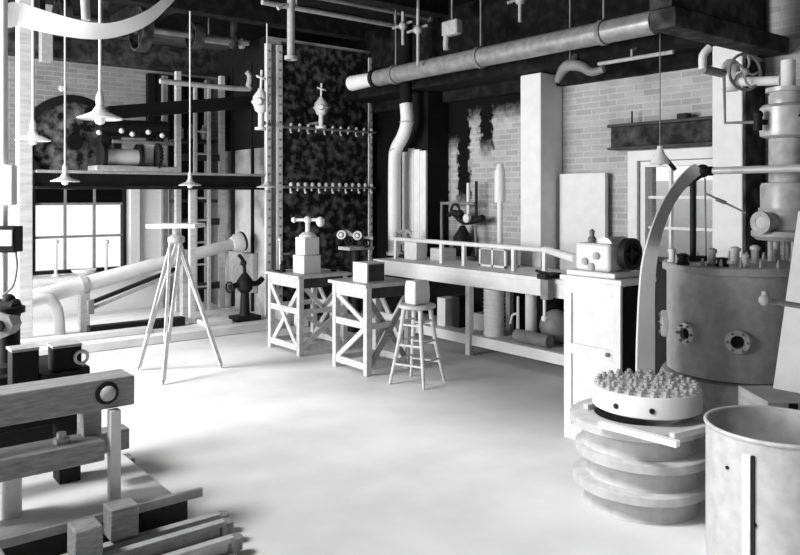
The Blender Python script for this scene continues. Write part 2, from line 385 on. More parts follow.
S(MB().cyl((5.68, 3.5, 2.79), (5.68, 4.25, 2.79), .018).cyl((5.68, 3.9, 2.79), (5.68, 3.9, 2.869), .01, n=8).cyl((5.68, 3.9, 2.86), (5.749, 3.9, 2.89), .01, n=8), 'conduit_pipe', 'castlight', 'thin pale conduit under the dark beam along the top of the right wall', 'pipe')
p = [pu(x, y, 5.66) for (x, y) in ((557, 82), (563, 70), (570, 65), (583, 67), (592, 72), (604, 69))]
t = T('bent_bracket', 'grey bent pipe bracket right of the middle pillar top, under the dark beam', 'bracket', p[2])
part(MB().tube(p, [.03, .05, .055, .05, .04, .03], 10, 4), 'bend', 'iron', t); part(MB().cyl(p[2], (5.749, p[2][1], 2.92), .03).cyl((p[2][0], p[2][1], p[2][2]), (p[2][0], p[2][1], CZ-.002), .008, n=8), 'wall_stub', 'iron', t)
for (px, y0, y1, d, lab) in ((418, 30, 66, 8.2, 'pale hanging rod with a ball joint, left of the pulley block'), (403, 26, 45, 8.6, 'short pale hanging rod farthest left of the pulley block'), (520, 0, 22, 7.2, 'thin pale hanging rod right of the pulley block')):
    q = pd(px, y1, d); b_ = pd(px, y0, d); k = T('hanger_rod', lab, 'rod', q)
    part(MB().cyl(q, (q[0], q[1], CZ-.002), .018), 'rod', 'castlight', k); part(MB().ball((q[0], q[1], min(b_[2], CZ-.1)), .05).bar((q[0]-.12*RX, q[1]-.12*RY, min(b_[2], CZ-.1)-.03), (q[0]+.1*RX, q[1]+.1*RY, min(b_[2], CZ-.1)+.05), .025, .025), 'joint', 'castlight', k)

# ------------------------------------------------------------------ hanging belt
ctr = [(-85, -150, 22), (-15, 0, 21), (20, 14, 19), (50, 23, 17), (85, 30, 14), (112, 30, 12), (140, 21, 11), (160, 7, 8), (176, -14, 6), (184, -73, 6)]
ctr = [(c[0], c[1], c[2]*1.22, 5.0+.16*i) for i, c in enumerate(ctr)]
Q = []; S_ = 5
def cat(p0, p1, p2, p3, t): return tuple(.5*(2*b+(c-a)*t+(2*a-5*b+4*c-d)*t*t+(3*b-a-3*c+d)*t**3) for a, b, c, d in zip(p0, p1, p2, p3))
for i in range(len(ctr)-1):
    for j in range(S_): Q.append(cat(ctr[max(i-1, 0)], ctr[i], ctr[i+1], ctr[min(i+2, len(ctr)-1)], j/S_))
Q.append(ctr[-1]); sec = []
for i, c in enumerate(Q):
    a = Q[max(i-1, 0)]; b = Q[min(i+1, len(Q)-1)]; tx, ty = b[0]-a[0], b[1]-a[1]; l = math.hypot(tx, ty) or 1
    nx, ny = -ty/l*c[2]/2, tx/l*c[2]/2
    sg = 1 if ny < 0 else -1; p = Vector(pd(c[0]+nx, c[1]+ny, c[3]-.14*sg*abs(ny)*2/c[2])); q = Vector(pd(c[0]-nx, c[1]-ny, c[3]+.14*sg*abs(ny)*2/c[2])); f = Vector((FX, FY, 0))*.018
    sec.append((p, q, q+f, p+f))
S(MB().strip(sec), 'drive_belt', 'enamel', 'broad white drive belt hanging in a loop at the top left', 'belt')
p = pd(86, 20, 6.2); q = pd(81, -10, 6.2)
S(MB().cyl(p, (q[0], q[1], CZ-.002), .035, .045), 'hanging_rod', 'castlight', 'short pale rod hanging from the ceiling behind the white belt', 'rod')

# ------------------------------------------------------------------ pendant lamps
def lamp0():
    k = T('pendant_lamp', '', 'lamp', (0, 0, 0), 'enamel pendant lamps')
    part(MB().lathe([(.19, -.012), (.197, 0), (.13, .03), (.07, .055), (.036, .11), (.03, .11), (.062, .05), (.125, .022), (.188, -.005)], (0, 0, 0), n=28, cap=False), 'lamp_shade', 'enamel', k)
    part(MB().lathe([(.03, .1), (.036, .13), (.036, .19), (.022, .23), (.012, .25)], (0, 0, 0), n=14), 'socket', 'white', k)
    part(MB().lathe([(.018, .1), (.02, .05), (.045, 0), (.05, -.02), (.038, -.05), (.001, -.065)], (0, 0, 0), n=14), 'bulb', 'bulb', k)
    return k
def stem(k, p, sc, r):
    L = (CZ-.002-p[2])/sc
    o = link(MB().cyl((0, 0, .24), (0, 0, L), r, n=10), 'stem', M['white'], (0, 0, 0)); o.parent = k
base = None
for (px, py, d, sc, lab) in ((100, 118, 6.8, 1., 'largest white enamel pendant lamp, hanging below the loop of white belt'),
                             (33, 140, 7.3, .82, 'white pendant lamp on a long stem near the left edge'),
                             (65, 181, 7.5, .7, 'white pendant lamp hanging before the left windows'),
                             (190, 185, 8.3, .62, 'small white pendant lamp hanging above the tripod'),
                             (267, 187, 8.9, .62, 'small white pendant lamp beside the left corner of the boiler')):
    p = pd(px, py, d)
    if base is None:
        base = lamp0(); base.location = p; base['label'] = lab; k = base
        plain = [c for c in base.children]
    else:
        k = base.copy(); C.objects.link(k); k.location = p; k['label'] = lab; k.scale = (sc,)*3
        for c in plain:
            e = c.copy(); C.objects.link(e); e.parent = k
    stem(k, p, sc, .013)

# ------------------------------------------------------------------ steel crane beam and what stands on it
cv = 8.5
t = T('crane_beam', 'long steel I-beam at eye height crossing in front of the far brick wall', 'beam', (3.2, cv, 1.66))
part(B(1.9, 4.52, cv-.02, cv+.02, 1.695, 1.83), 'web', 'black', t)
part(B(1.9, 4.52, cv-.11, cv+.11, 1.832, 1.86), 'top_flange', 'castlight', t, .004)
part(B(1.9, 4.52, cv-.11, cv+.11, 1.665, 1.693), 'bottom_flange', 'black', t, .004)
mb = MB(); x = 2.0
S(B(1.74, 1.87, 8.42, 8.58, .092, CZ-.002), 'square_post', 'offwhite', 'pale square post from platform to ceiling at the left end of the steel beam', 'post', bevel=.006)
S(B(3.57, 3.64, 8.44, 8.5, .092, 1.663), 'square_post', 'offwhite', 'slim pale post under the steel beam, behind the inclined pipe', 'post', bevel=.004)
# hoist on beam
hx0 = pv(92, 160, cv)[0]; hx1 = pv(172, 160, cv)[0]
t = T('hoist_engine', 'black winding engine with gears and pale drum sitting on the steel beam', 'engine', ((hx0+hx1)/2, cv, 1.861))
part(B(hx0, hx1, cv-.16, cv+.16, 1.862, 1.92), 'bed_plate', 'castlight', t, .008)
part(MB().cyl((hx0+.12, cv-.02, 2.02), (hx0+.48, cv-.02, 2.02), .09, n=24), 'winding_drum', 'white', t)
for x in (hx0+.08, hx0+.48): part(MB().cyl((x, cv-.02, 2.02), (x+.04, cv-.02, 2.02), .15, n=28), 'drum_flange', 'black', t)
mb = MB().cyl((hx0+.66, cv-.12, 2.04), (hx0+.70, cv-.12, 2.04), .12, n=20)
for i in range(20):
    a = 2*PI*i/20; mb.bar((hx0+.68, cv-.12+.115*math.cos(a), 2.04+.115*math.sin(a)), (hx0+.68, cv-.12+.145*math.cos(a), 2.04+.145*math.sin(a)), .035, .02)
part(mb, 'gear_wheel', 'black', t)
part(B(hx0+.55, hx0+.82, cv-.05, cv+.15, 1.921, 2.2), 'gear_case', 'white', t, .02)
part(MB().cyl((hx0+.1, cv+.1, 2.34), (hx0+.86, cv+.1, 2.36), .1, .1, 24), 'cylinder', 'black', t)
part(B(hx0+.1, hx0+.18, cv, cv+.14, 1.921, 2.30), 'standard', 'black', t); part(B(hx0+.72, hx0+.8, cv-.0, cv+.14, 2.2, 2.3), 'standard', 'black', t)
for i, x in enumerate((.06, .3, .42, .6, .76)): part(MB().ball((hx0+x, cv-.05, 2.28+.03*(i % 2)), .03, 10, 6).cyl((hx0+x, cv+.02, 2.28+.03*(i % 2)), (hx0+x, cv-.05, 2.28+.03*(i % 2)), .012, n=8), 'oil_cup', 'white', t)
part(MB().cyl((hx0+.2, cv-.05, 2.19), (hx0+.9, cv-.05, 2.19), .02), 'shaft', 'iron', t)
# flywheel behind
p = pv(72, 150, 9.1)
t = T('flywheel', 'large dark solid flywheel in shadow behind the steel beam', 'wheel', (p[0], 9.1, p[2]-.56))
ax = (0, 1, 0); zc = 2.2
part(MB().ring([(.46, -.07), (.54, -.07), (.54, .07), (.46, .07)], (p[0], 9.1, zc), ax, 40), 'rim', 'black', t)
part(MB().cyl((p[0], 8.98, zc), (p[0], 9.22, zc), .09), 'hub', 'black', t)
part(MB().cyl((p[0], 9.08, zc), (p[0], 9.12, zc), .47, n=40), 'web', 'sooty', t)
part(MB().cyl((p[0], 9.22, zc), (p[0], 10.19, zc), .04), 'axle', 'black', t)
# dark timber + hooked pipe
a = pv(108, 113, 9.0); b = pv(256, 103, 8.9)
S(MB().bar(a, (4.54, 8.9, b[2]), .16, .15), 'timber_beam', 'soot', 'black timber slanting above the winding engine towards the boiler', 'beam')
a = pv(160, 72, 8.25); b = pv(245, 82, 8.25)
S(MB().tube([(a[0], 8.25, 2.87), (b[0]-.03, 8.25, 2.87), (b[0]+.04, 8.25, 2.92), (b[0]+.06, 8.25, 3.03), (b[0]+.02, 8.25, 3.08)], .03, 10, 4), 'hooked_pipe', 'castlight', 'pale pipe with an upturned hooked end high left of the boiler', 'pipe')
a = pv(46, 40, 9.8)
S(B(a[0]-.07, a[0]+.07, 9.74, 9.86, 3.2, CZ-.002), 'hanger_bracket', 'castlight', 'pale bracket under the ceiling at the far left above the brickwork', 'bracket', bevel=.01)
a = pv(63, 88, 10.15)
S(MB().lathe([(.03, 0), (.04, .015), (.03, .04)], (a[0], 10.215, a[2]), (0, -1, 0)), 'insulator_knob', 'white', 'small white knob on the upper left brick wall', 'knob')
# rack, ladder and boards behind the tripod
t = T('dark_boarding', 'dark vertical boarding on the far wall behind rack and ladder', 'boarding', (4.2, 10.1, .09))
for i in range(8):
    x = 3.68+i*.103; part(B(x, x+.098, 10.1+.01*(i % 2), 10.195, .092 if i > 3 else 1.82, 3.25), 'plank', 'soot', t)
struct(B(3.92, 3.99, 10.16, 10.198, .092, 1.8), 'trim_20', 'white')
for (px, y0, y1, lab) in ((54, 240, 270, 'thin white candle-like standard on the left of the window ledge'), (104, 240, 268, 'thin white candle-like standard on the right of the window ledge')):
    p = pv(px, y1, 10.15); q = pv(px, y0, 10.15)
    S(MB().lathe([(.05, .581), (.05, .6), (.02, .62), (.018, q[2]-.05), (.035, q[2]-.04), (.035, q[2]), (.01, q[2]+.01)], (p[0], 10.06, 0), n=12), 'ledge_standard', 'white', lab, 'standard')
p = pv(82, 268, 10.06); S(MB().lathe([(.06, .581), (.14, .63), (.15, .66), (.13, .655), (.05, .6)], (p[0], 9.98, 0), n=20), 'basin', 'white', 'shallow white basin in the middle of the window ledge', 'basin')
t = T('open_rack', 'tall open rack of pale posts and dark rails left of the boiler', 'rack', (4.1, 9.6, .09))
for (x, y, m) in ((3.83, 9.45, 'offwhite'), (4.44, 9.45, 'offwhite'), (3.83, 9.9, 'iron'), (4.44, 9.9, 'iron')):
    part(B(x-.035, x+.035, y-.035, y+.035, .092, 3.2), 'post', m, t, .004)
for z in (.35, 1.2, 2.05, 2.75):
    part(B(3.866, 4.404, 9.43, 9.47, z, z+.09), 'rail', 'darkwood', t, .003)
for z in (1.5, 2.3):
    part(B(3.87, 4.40, 9.49, 9.86, z, z+.04), 'shelf', 'hood', t)
t = T('ladder', 'narrow pale ladder standing upright inside the rack left of the boiler', 'ladder', (4.12, 9.36, .09))
for x in (4.03, 4.22): part(B(x-.02, x+.02, 9.34, 9.39, .092, 3.0), 'stile', 'wood', t, .003)
for i in range(9): part(MB().cyl((4.052, 9.365, .4+i*.29), (4.198, 9.365, .4+i*.29), .013, n=8), 'rung', 'wood', t)
for i in range(3):
    x = 3.94+.17*i
    mb = MB().lathe([(.05, 0), (.055, .02), (.055, .13), (.02, .17), (.02, .2)], (x, 9.66, 2.342), n=14)
    S(mb, 'can', 'castlight' if i != 1 else 'iron', ('leftmost', 'darker middle', 'rightmost')[i]+' of three cans on the upper shelf of the open rack', 'can', 'cans on the open rack')

# ------------------------------------------------------------------ inclined pipe on the platform
A = Vector(pv(-20, 313, 8.75)); Bq = Vector(pv(232, 244, 8.75)); D = (Bq-A).normalized()
t = T('inclined_pipe', 'long fat white pipe rising from left across the platform to a flanged end', 'pipe', (A.x, 8.75, .092))
part(MB().tube([A-D*.3, A, (A+Bq)/2, Bq], [.1, .098, .088, .066], 24), 'pipe', 'white', t)
part(MB().lathe([(.066, 0), (.085, .0), (.11, .05), (.12, .1), (.12, .13), (.1, .15), (.04, .15)], Bq, D, 24), 'flanged_end', 'white', t)
part(MB().torus(Bq+D*.15, D, .108, .018, 24), 'gasket_ring', 'black', t)
q = Vector(pv(52, 300, 8.75)); axp = A+D*((q-A).dot(D))
part(MB().tube([axp-D*.35+Vector((0, -.07, 0)), axp-D*.08+Vector((0, -.1, -.02)), axp+Vector((.0, -.12, -.08)), axp+Vector((.05, -.12, -.2)), (axp.x+.07, axp.y-.12, .093)], .055, 14, 4), 'elbow_branch', 'white', t)
for px in (84, 185):
    q = Vector(pv(px, 290, 8.75)); c = A+D*((q.x-A.x)/D.x)
    rr = .095 if px < 100 else .075
    part(B(c.x-.05, c.x+.05, 8.70, 8.80, .092, c.z-rr*.9), 'support_post', 'offwhite', t, .005)
    part(MB().ring([(rr, -.03), (rr+.012, -.03), (rr+.012, .03), (rr, .03)], c, D), 'clamp_band', 'castlight', t)
q0 = pv(90, 303, 8.6); q1 = pv(178, 268, 8.6)
part(MB().cyl(q0, q1, .025), 'stay_rod', 'black', t); 
part(MB().cyl((q0[0], q0[1], q0[2]-.07), (q1[0], q1[1], q1[2]-.05), .018), 'stay_rod', 'castlight', t)
part(B(q0[0]-.03, q0[0]+.03, 8.55, 8.65, .3, q0[2]+.03), 'stay_bracket', 'iron', t)
x0 = pv(88, 325, 8.45)[0]; x1 = pv(183, 320, 8.45)[0]
S(B(x0, x1, 8.38, 8.5, .092, .19), 'black_bar', 'black', 'black iron bar lying along the platform under the white pipe', 'bar', bevel=.006)
x0 = pv(40, 330, 8.2)[0]; x1 = pv(150, 330, 8.2)[0]
S(B(.9, x1, 8.15, 8.3, .092, .15), 'white_plank', 'dock', 'white plank lying on the platform edge below the white pipe', 'plank', bevel=.004)
x0 = pv(188, 318, 8.35)[0]+.06; x1 = pv(225, 318, 8.35)[0]
S(B(x0+.08, x1, 8.15, 8.6, .092, .14), 'white_board', 'dock', 'short white board on the platform beneath the flanged pipe end', 'board', bevel=.004)
# pump below the flange
p = pv(243, 300, 8.35)
t = T('hand_pump', 'black hand pump with pipes below the flanged pipe end, left of the boiler', 'pump', (p[0], 8.3, .092))
x = p[0]; y = 8.3
part(B(x-.16, x+.16, y-.12, y+.12, .092, .15), 'base', 'black', t, .01)
part(MB().lathe([(.07, .15), (.06, .2), (.05, .42), (.09, .46), (.1, .56), (.06, .62), (.03, .66)], (x, y, 0)), 'body', 'black', t)
part(MB().tube([(x-.2, y, .5), (x-.1, y, .52), (x, y, .55), (x+.15, y, .52), (x+.24, y, .58)], .035, 10, 4), 'branch_pipe', 'black', t)
part(MB().tube([(x, y, .64), (x-.02, y, .8), (x-.08, y, .88)], .022, 10, 4).ball((x-.02, y, .78), .04), 'riser', 'black', t)
part(MB().torus((x-.2, y, .5), (1, .3, 0), .06, .012), 'handwheel', 'black', t)
for (xx, yy, w, dd, h, m, lab) in ((4.6, 8.08, .3, .26, .22, 'castlight', 'grey block on the floor at the foot of the boiler corner'),
                                   (4.72, 7.87, .12, .16, .14, 'white', 'small white block on the floor before the boiler corner')):
    S(B(xx, xx+w, yy, yy+dd, .001, h), 'block', m, lab, 'block', bevel=.01)

# ------------------------------------------------------------------ tripod with plane table
ap = Vector((2.64, 6.55, 1.24)); t = T('tripod', 'light wooden tripod carrying a flat white board, standing on the bare floor', 'tripod', (2.64, 6.55, 0))
for f in (pz(163, 385, 0), pz(138, 370, 0), pz(222, 368, 0)):
    f = Vector(f); dirv = (f-ap).normalized(); side = dirv.cross(Vector((0, 0, 1))).normalized()
    leg = MB()
    for s in (-1, 1): leg.bar(ap+side*(.045*s)+dirv*.06, ap+(f-ap)*.72+side*(.014*s), .02, .026)
    leg.bar(ap+(f-ap)*.66, ap+(f-ap)*.97, .034, .03)
    l = part(leg, 'leg', 'wood', t)
    part(MB().cyl(ap+(f-ap)*.96, f, .015, .004, 8), 'ferrule', 'iron', l)
part(MB().lathe([(.04, 1.16), (.075, 1.18), (.075, 1.22), (.035, 1.25), (.035, 1.3)], (ap.x, ap.y, 0)), 'head', 'castlight', t)
bd = part(MB().bar((ap.x-.17, ap.y+.135, 1.325), (ap.x+.17, ap.y-.135, 1.325), .34, .035), 'board', 'white', t, .004)

# ------------------------------------------------------------------ work tables
def work_table(u0, u1, v0, v1, h, label, style):
    t = T('work_table', label, 'table', ((u0+u1)/2, (v0+v1)/2, 0), 'braced work tables')
    s = .055
    part(B(u0-.03, u1+.03, v0-.03, v1+.03, h-.03, h), 'tabletop', 'wood', t, .004)
    for (x, y) in ((u0, v0), (u1-s, v0), (u0, v1-s), (u1-s, v1-s)): part(B(x, x+s, y, y+s, 0, h-.031), 'leg', 'wood', t, .003)
    a0, a1 = h-.13, h-.032
    part(B(u0+.008, u0+.035, v0+s, v1-s, a0, a1), 'apron', 'wood', t); part(B(u0+s, u1-s, v0+.008, v0+.035, a0, a1), 'apron', 'darkwood', t)  # front apron coloured dark to paint its unlit side
    part(B(u1-.035, u1-.008, v0+s, v1-s, a0, a1), 'apron', 'wood', t); part(B(u0+s, u1-s, v1-.035, v1-.008, a0, a1), 'apron', 'wood', t)
    for (p, q) in (((u0+.02, v0+s), (u0+.02, v1-s)), ((u1-.02, v0+s), (u1-.02, v1-s))):
        for z in (.05, .41): part(B(p[0]-.014, p[0]+.014, p[1], q[1], z, z+.06), 'rail', 'wood', t)
    for y in (v0+.02, v1-.02):
        for z in (.05, .41): part(B(u0+s, u1-s, y-.014, y+.014, z, z+.05), 'rail', 'wood', t)
    hi = a0-.0
    def xb(P, Qq, z0, z1, m='wood', off=(0, 0)):
        part(MB().bar((P[0], P[1], z0), (Qq[0], Qq[1], z1), .02, .05), 'brace', m, t)
        part(MB().bar((P[0]+off[0], P[1]+off[1], z1), (Qq[0]+off[0], Qq[1]+off[1], z0), .02, .05), 'brace', m, t)
    if style == 0:
        xb((u0+.012, v0+.05), (u0+.012, v1-.05), .08, hi, off=(.024, 0))
        xb((u0+.04, v0+.012), (u1-.04, v0+.012), .08, .44, off=(0, .024))
        part(MB().bar((u0+.06, v0+.02, hi+.02), ((u0+u1)/2, v0+.02, .46), .02, .045), 'brace', 'wood', t)
        part(MB().bar((u1-.06, v0+.02, hi+.02), ((u0+u1)/2, v0+.02, .46), .02, .045), 'brace', 'wood', t)
        xb((u1-.012, v0+.05), (u1-.012, v1-.05), .08, hi, off=(-.024, 0))
    else:
        part(MB().bar((u0+.02, v1-.06, .1), (u0+.02, v0+.06, .41), .02, .045), 'brace', 'wood', t)
        part(MB().bar((u0+.02, v1-.06, hi), (u0+.02, v0+.06, .47), .02, .045), 'brace', 'wood', t)
        xb((u0+.04, v0+.012), (u1-.04, v0+.012), .08, hi, 'midwood', off=(0, .024))
        xb((u1-.012, v0+.05), (u1-.012, v1-.05), .08, hi, off=(-.024, 0))
    return t
work_table(3.86, 4.44, 6.46, 7.10, .80, 'pale cross-braced work table farther left, carrying the white tap box', 0)
work_table(3.90, 4.42, 5.38, 5.93, .81, 'pale cross-braced work table beside the stool, carrying a small crate', 1)
# tap box on the first table
c = pz(322, 274, .80); cx, cy = 4.06, 6.66
t = T('tap_box', 'white stepped box with a cross-handled tap on top, standing on the left work table', 'instrument', (cx, cy, .80))
part(B(cx-.085, cx+.115, cy-.1, cy+.12, .801, .985), 'lower_box', 'white', t, .006)
part(B(cx-.07, cx+.11, cy-.085, cy+.1, .986, 1.17), 'upper_box', 'white', t, .01)
part(MB().lathe([(.09, 0), (.085, .02), (.05, .045), (.028, .05)], (cx+.02, cy, 1.171)), 'cap', 'white', t)
part(MB().cyl((cx+.02, cy, 1.22), (cx+.02, cy, 1.34), .024), 'stem', 'white', t)
d2 = Vector((RX, RY, 0))
c0 = Vector((cx+.02, cy, 1.345))
part(MB().bar(c0-d2*.14, c0+d2*.13, .03, .03).ball(c0-d2*.14, .03).ball(c0+d2*.13+Vector((0, 0, -.02)), .045, sq=1.2).ball(c0, .04), 'cross_handle', 'white', t)
# lab stand and flasks on the first table
x, y = 3.94, 6.98
t = T('retort_stand', 'thin rod stand at the back left corner of the left work table', 'stand', (x, y, .8))
part(B(x-.05, x+.05, y-.04, y+.04, .801, .815), 'base', 'black', t); part(MB().cyl((x, y, .815), (x, y, 1.12), .012).ball((x, y, 1.13), .025), 'rod', 'steel', t)
part(MB().cyl((x, y, .98), (x+.1, y-.02, .98), .01), 'clamp', 'iron', t)
for i, (x, y, r, h, m, lab) in enumerate(((3.90, 6.86, .03, .12, 'black', 'black bottle nearest the left edge of the left work table'), (4.30, 6.98, .035, .1, 'iron', 'grey bottle behind the white tap box'),
                                          (4.36, 6.60, .03, .07, 'black', 'short black bottle at the right end of the left work table'))):
    S(MB().lathe([(r, 0), (r*1.05, .01), (r, h*.65), (r*.4, h*.8), (r*.4, h)], (x, y, .801), n=16), 'bottle', m, lab, 'bottle')
# crate on second table
cx, cy = 4.06, 5.56
t = T('small_crate', 'small white crate with shade painted on its front, standing on the work table beside the stool', 'crate', (cx, cy, .81))
part(B(cx-.1, cx+.1, cy-.1, cy+.12, .811, .99), 'body', 'white', t, .004)
part(B(cx-.085, cx+.085, cy-.112, cy-.101, .825, .975), 'front_shade_panel', 'darkwood', t)  # dark panel paints the unlit front of the white crate
S(MB().lathe([(.05, 0), (.05, .1), (.03, .13), (.03, .16)], (4.30, 5.82, .811), n=14), 'jar', 'iron', 'grey jar behind the small crate on the right work table', 'jar')

# ------------------------------------------------------------------ stool with bag
sx, sy = 4.12, 4.95
t = T('stool', 'tall wooden stool with four splayed legs and rungs, beside the right work table', 'stool', (sx, sy, 0))
part(MB().lathe([(.14, .635), (.158, .645), (.158, .665), (.15, .672), (.02, .668)], (sx, sy, 0), n=32), 'seat', 'wood', t)
base_a = math.atan2(-FY, -FX)
angs = [base_a+math.radians(12)+i*PI/2 for i in range(4)]
def lp(a, z): r = .115+(.24-.115)*(1-z/.635)**1.25; return Vector((sx+r*math.cos(a), sy+r*math.sin(a), z))
for a in angs: part(MB().tube([lp(a, .635), lp(a, .45), lp(a, .25), lp(a, .1), lp(a, 0.0)], [.021, .02, .018, .015, .012], 10, 3), 'leg', 'wood', t)
for i in range(4):
    for z in ((.17, .33, .5) if i % 2 else (.2, .36, .53)):
        part(MB().cyl(lp(angs[i], z), lp(angs[(i+1) % 4], z), .01, n=8), 'rung', 'wood', t)
S(MB().strip([[(sx-.085*k, sy-.07*k, .674+h), (sx+.085*k, sy-.07*k, .674+h), (sx+.085*k, sy+.07*k, .674+h), (sx-.085*k, sy+.07*k, .674+h)] for (k, h) in ((.96, 0), (1.02, .06), (1., .14), (.9, .2))]), 'paper_bag', 'white', 'crumpled white bag standing on the wooden stool', 'bag', bevel=.012)

# ------------------------------------------------------------------ long bench
U0, U1, V0, V1 = 5.22, 5.90, 4.10, 7.05
t = T('long_bench', 'long white workbench with a low shelf running along the right wall', 'bench', ((U0+U1)/2, 5.6, 0))
part(B(U0-.02, U1, V0, V1, .82, .86), 'worktop', 'white', t, .004)
part(B(U0, U0+.03, V0+.02, V1-.02, .69, .819), 'apron', 'white', t, .003)
for v in (4.15, 5.46, 6.95):
    for u in (U0+.031, U1-.1): part(B(u-.03 if u < 5.5 else u, u+.03 if u < 5.5 else u+.06, v, v+.06, 0, .818 if u > 5.5 else .689), 'leg', 'white', t, .003)
part(B(U0+.065, U1-.11, V0+.02, V1-.02, .16, .2), 'shelf', 'offwhite', t, .003)
part(B(U0+.025, U0+.06, V0+.02, 5.455, .1, .2).bx(U0+.025, U0+.06, 5.525, V1-.02, .1, .2), 'shelf_edge', 'white', t, .003)
part(B(U1-.03, U1-.005, V0+.02, V1-.02, .05, .815), 'under_shade_panel', 'soot', t)  # black sheet paints the shade under the bench
# rail shaft along the bench
zr = 1.09; ur = 5.42
t = T('rail_shaft', 'white shaft on short posts running along the top of the long bench', 'shaft', (ur, 5.7, .86))
part(MB().cyl((ur, 4.62, zr), (ur, 6.98, zr), .024), 'rod', 'white', t)
e0 = Vector((ur, 4.62, zr)); e1 = Vector((4.26, 3.16, 1.19))
part(MB().tube([e0+Vector((0, .05, 0)), e0, Vector(pd(577, 259, 5.3))], .034, 12), 'coupling_rod', 'white', t)
for v in (4.66, 5.05, 5.75, 6.1, 6.9): part(B(ur-.018, ur+.018, v-.02, v+.02, .861, zr-.01), 'post', 'white', t, .003)
# things on the bench
def cage(v0, v1, u0, u1, z0, z1):
    t = T('glazed_case', 'small white-framed glass case standing on the long bench left of the pillar', 'case', ((u0+u1)/2, (v0+v1)/2, z0))
    f = MB(); s = .022
    for x in (u0, u1-s):
        for y in (v0, v1-s, (v0+v1)/2-s/2): f.bx(x, x+s, y, y+s, z0, z1)
    for z in (z0, z1-s):
        f.bx(u0, u0+s, v0, v1, z, z+s); f.bx(u1-s, u1, v0, v1, z, z+s); f.bx(u0, u1, v0, v0+s, z, z+s); f.bx(u0, u1, v1-s, v1, z, z+s)
    part(f, 'frame', 'white', t); part(B(u0+.012, u1-.012, v0+.012, v1-.012, z0+.023, z1-.023), 'panel', 'iron', t)
cage(5.28, 5.66, 5.55, 5.75, .861, 1.06)
S(B(5.48, 5.64, 6.6, 6.82, .861, 1.08), 'box', 'white', 'plain white box on the far end of the long bench', 'box', bevel=.006)
S(B(5.60, 5.80, 6.28, 6.5, .861, 1.0), 'box', 'offwhite', 'low whitish box on the bench in front of the white-boarded pillar', 'box', bevel=.006)
p = pu(500, 262, 5.82)
t = T('level_gauge', 'tall white gauge tube on a slender stem standing on the bench against the brick', 'gauge', (p[0], p[1], .86))
x, y = p[0], p[1]
part(MB().lathe([(.07, .861), (.07, .88), (.03, .9)], (x, y, 0)), 'foot', 'white', t)
part(MB().cyl((x, y, .89), (x, y, 1.52), .03), 'stem', 'white', t); part(MB().cyl((x, y, 1.521), (x, y, 1.86), .058), 'tube', 'white', t)
part(MB().cyl((x, y, 1.861), (x, y, 1.93), .05, .03), 'cap', 'white', t)
# stove pipe
pts = [pu(406, 104, 5.72), pu(407, 122, 5.72), pu(403, 136, 5.72), pu(396, 150, 5.72), pu(394.5, 170, 5.72)]
x, y = pts[-1][0], pts[-1][1]
t = T('stove_pipe', 'thick white stovepipe with an offset bend rising from the far end of the bench', 'pipe', (x, y, .86))
part(MB().tube(pts+[(x, y, 1.2), (x, y, .861)], .078, 20, 4), 'pipe', 'white', t)
for q in (pts[1], pts[3]): part(MB().torus(q, (0, 0, 1) if q is pts[1] else (0, .3, 1), .08, .01, 24), 'joint_ring', 'galv', t)
part(MB().cyl((x, y, .862), (x, y, .9), .1), 'base_collar', 'white', t)
top = pts[0]
part(MB().cyl((top[0], top[1], top[2]-.02), (top[0], top[1], 3.89), .074, n=20), 'upper_length', 'soot', t, label='sooty black upper length')
# pipework on the wall
y1 = pu(443, 200, 6.1)[1]; y2 = pu(482, 200, 6.1)[1]
t = T('wall_pipework', 'black pipes and valves fixed on the black-streaked brick above the bench', 'pipework', (6.1, (y1+y2)/2, .861))
part(MB().tube([(6.08, y1, .93), (6.08, y1, 1.45), (6.08, y1-.05, 1.50), (6.08, y2+.1, 1.5)], .018, 10, 4), 'looped_pipe', 'iron', t)
ym = (y1+y2)/2
part(MB().tube([(6.1, ym+.12, 1.38), (6.1, ym, 1.3), (6.1, ym-.12, 1.29), (6.1, y2-.02, 1.34)], .04, 10, 4), 'valve_body', 'black', t)
part(MB().torus((6.04, ym+.05, 1.42), (1, 0, 0), .07, .015), 'handwheel', 'black', t); part(MB().cyl((6.04, ym+.05, 1.42), (6.1, ym+.05, 1.34), .015), 'spindle', 'black', t)
part(MB().lathe([(.02, .87), (.09, .88), (.11, .95), (.11, 1.1), (.06, 1.18), (.03, 1.24)], (6.13, ym+.02, 0)), 'sump', 'black', t)
part(MB().tube([(6.08, ym+.2, 1.36), (6.06, ym+.1, 1.40), (6.08, ym+.05, 1.36)], .028, 10, 3).ball((6.05, ym-.02, 1.38), .05), 'valve_body', 'black', t)
part(MB().lathe([(.05, 0), (.05, .04), (.03, .05)], (6.07, ym-.14, 1.33), (-1, 0, 0)), 'dial', 'white', t)
part(MB().cyl((6.1, ym-.11, 1.34), (6.1, ym-.11, 1.74), .022), 'riser', 'white', t); part(MB().cyl((6.14, ym-.2, 1.34), (6.14, ym-.2, 1.76), .018), 'riser', 'black', t)
part(MB().tube([(6.12, ym+.02, 1.28), (6.12, ym+.02, 1.05), (6.12, ym+.1, .95)], .016, 10, 3).tube([(6.12, ym-.2, 1.3), (6.12, ym-.22, .9)], .016), 'drop_pipe', 'iron', t)
part(MB().cyl((6.1, ym, 1.3), (6.298, ym, 1.3), .02).cyl((6.08, y1-.1, 1.5), (6.298, y1-.1, 1.5), .012), 'wall_bracket', 'black', t)
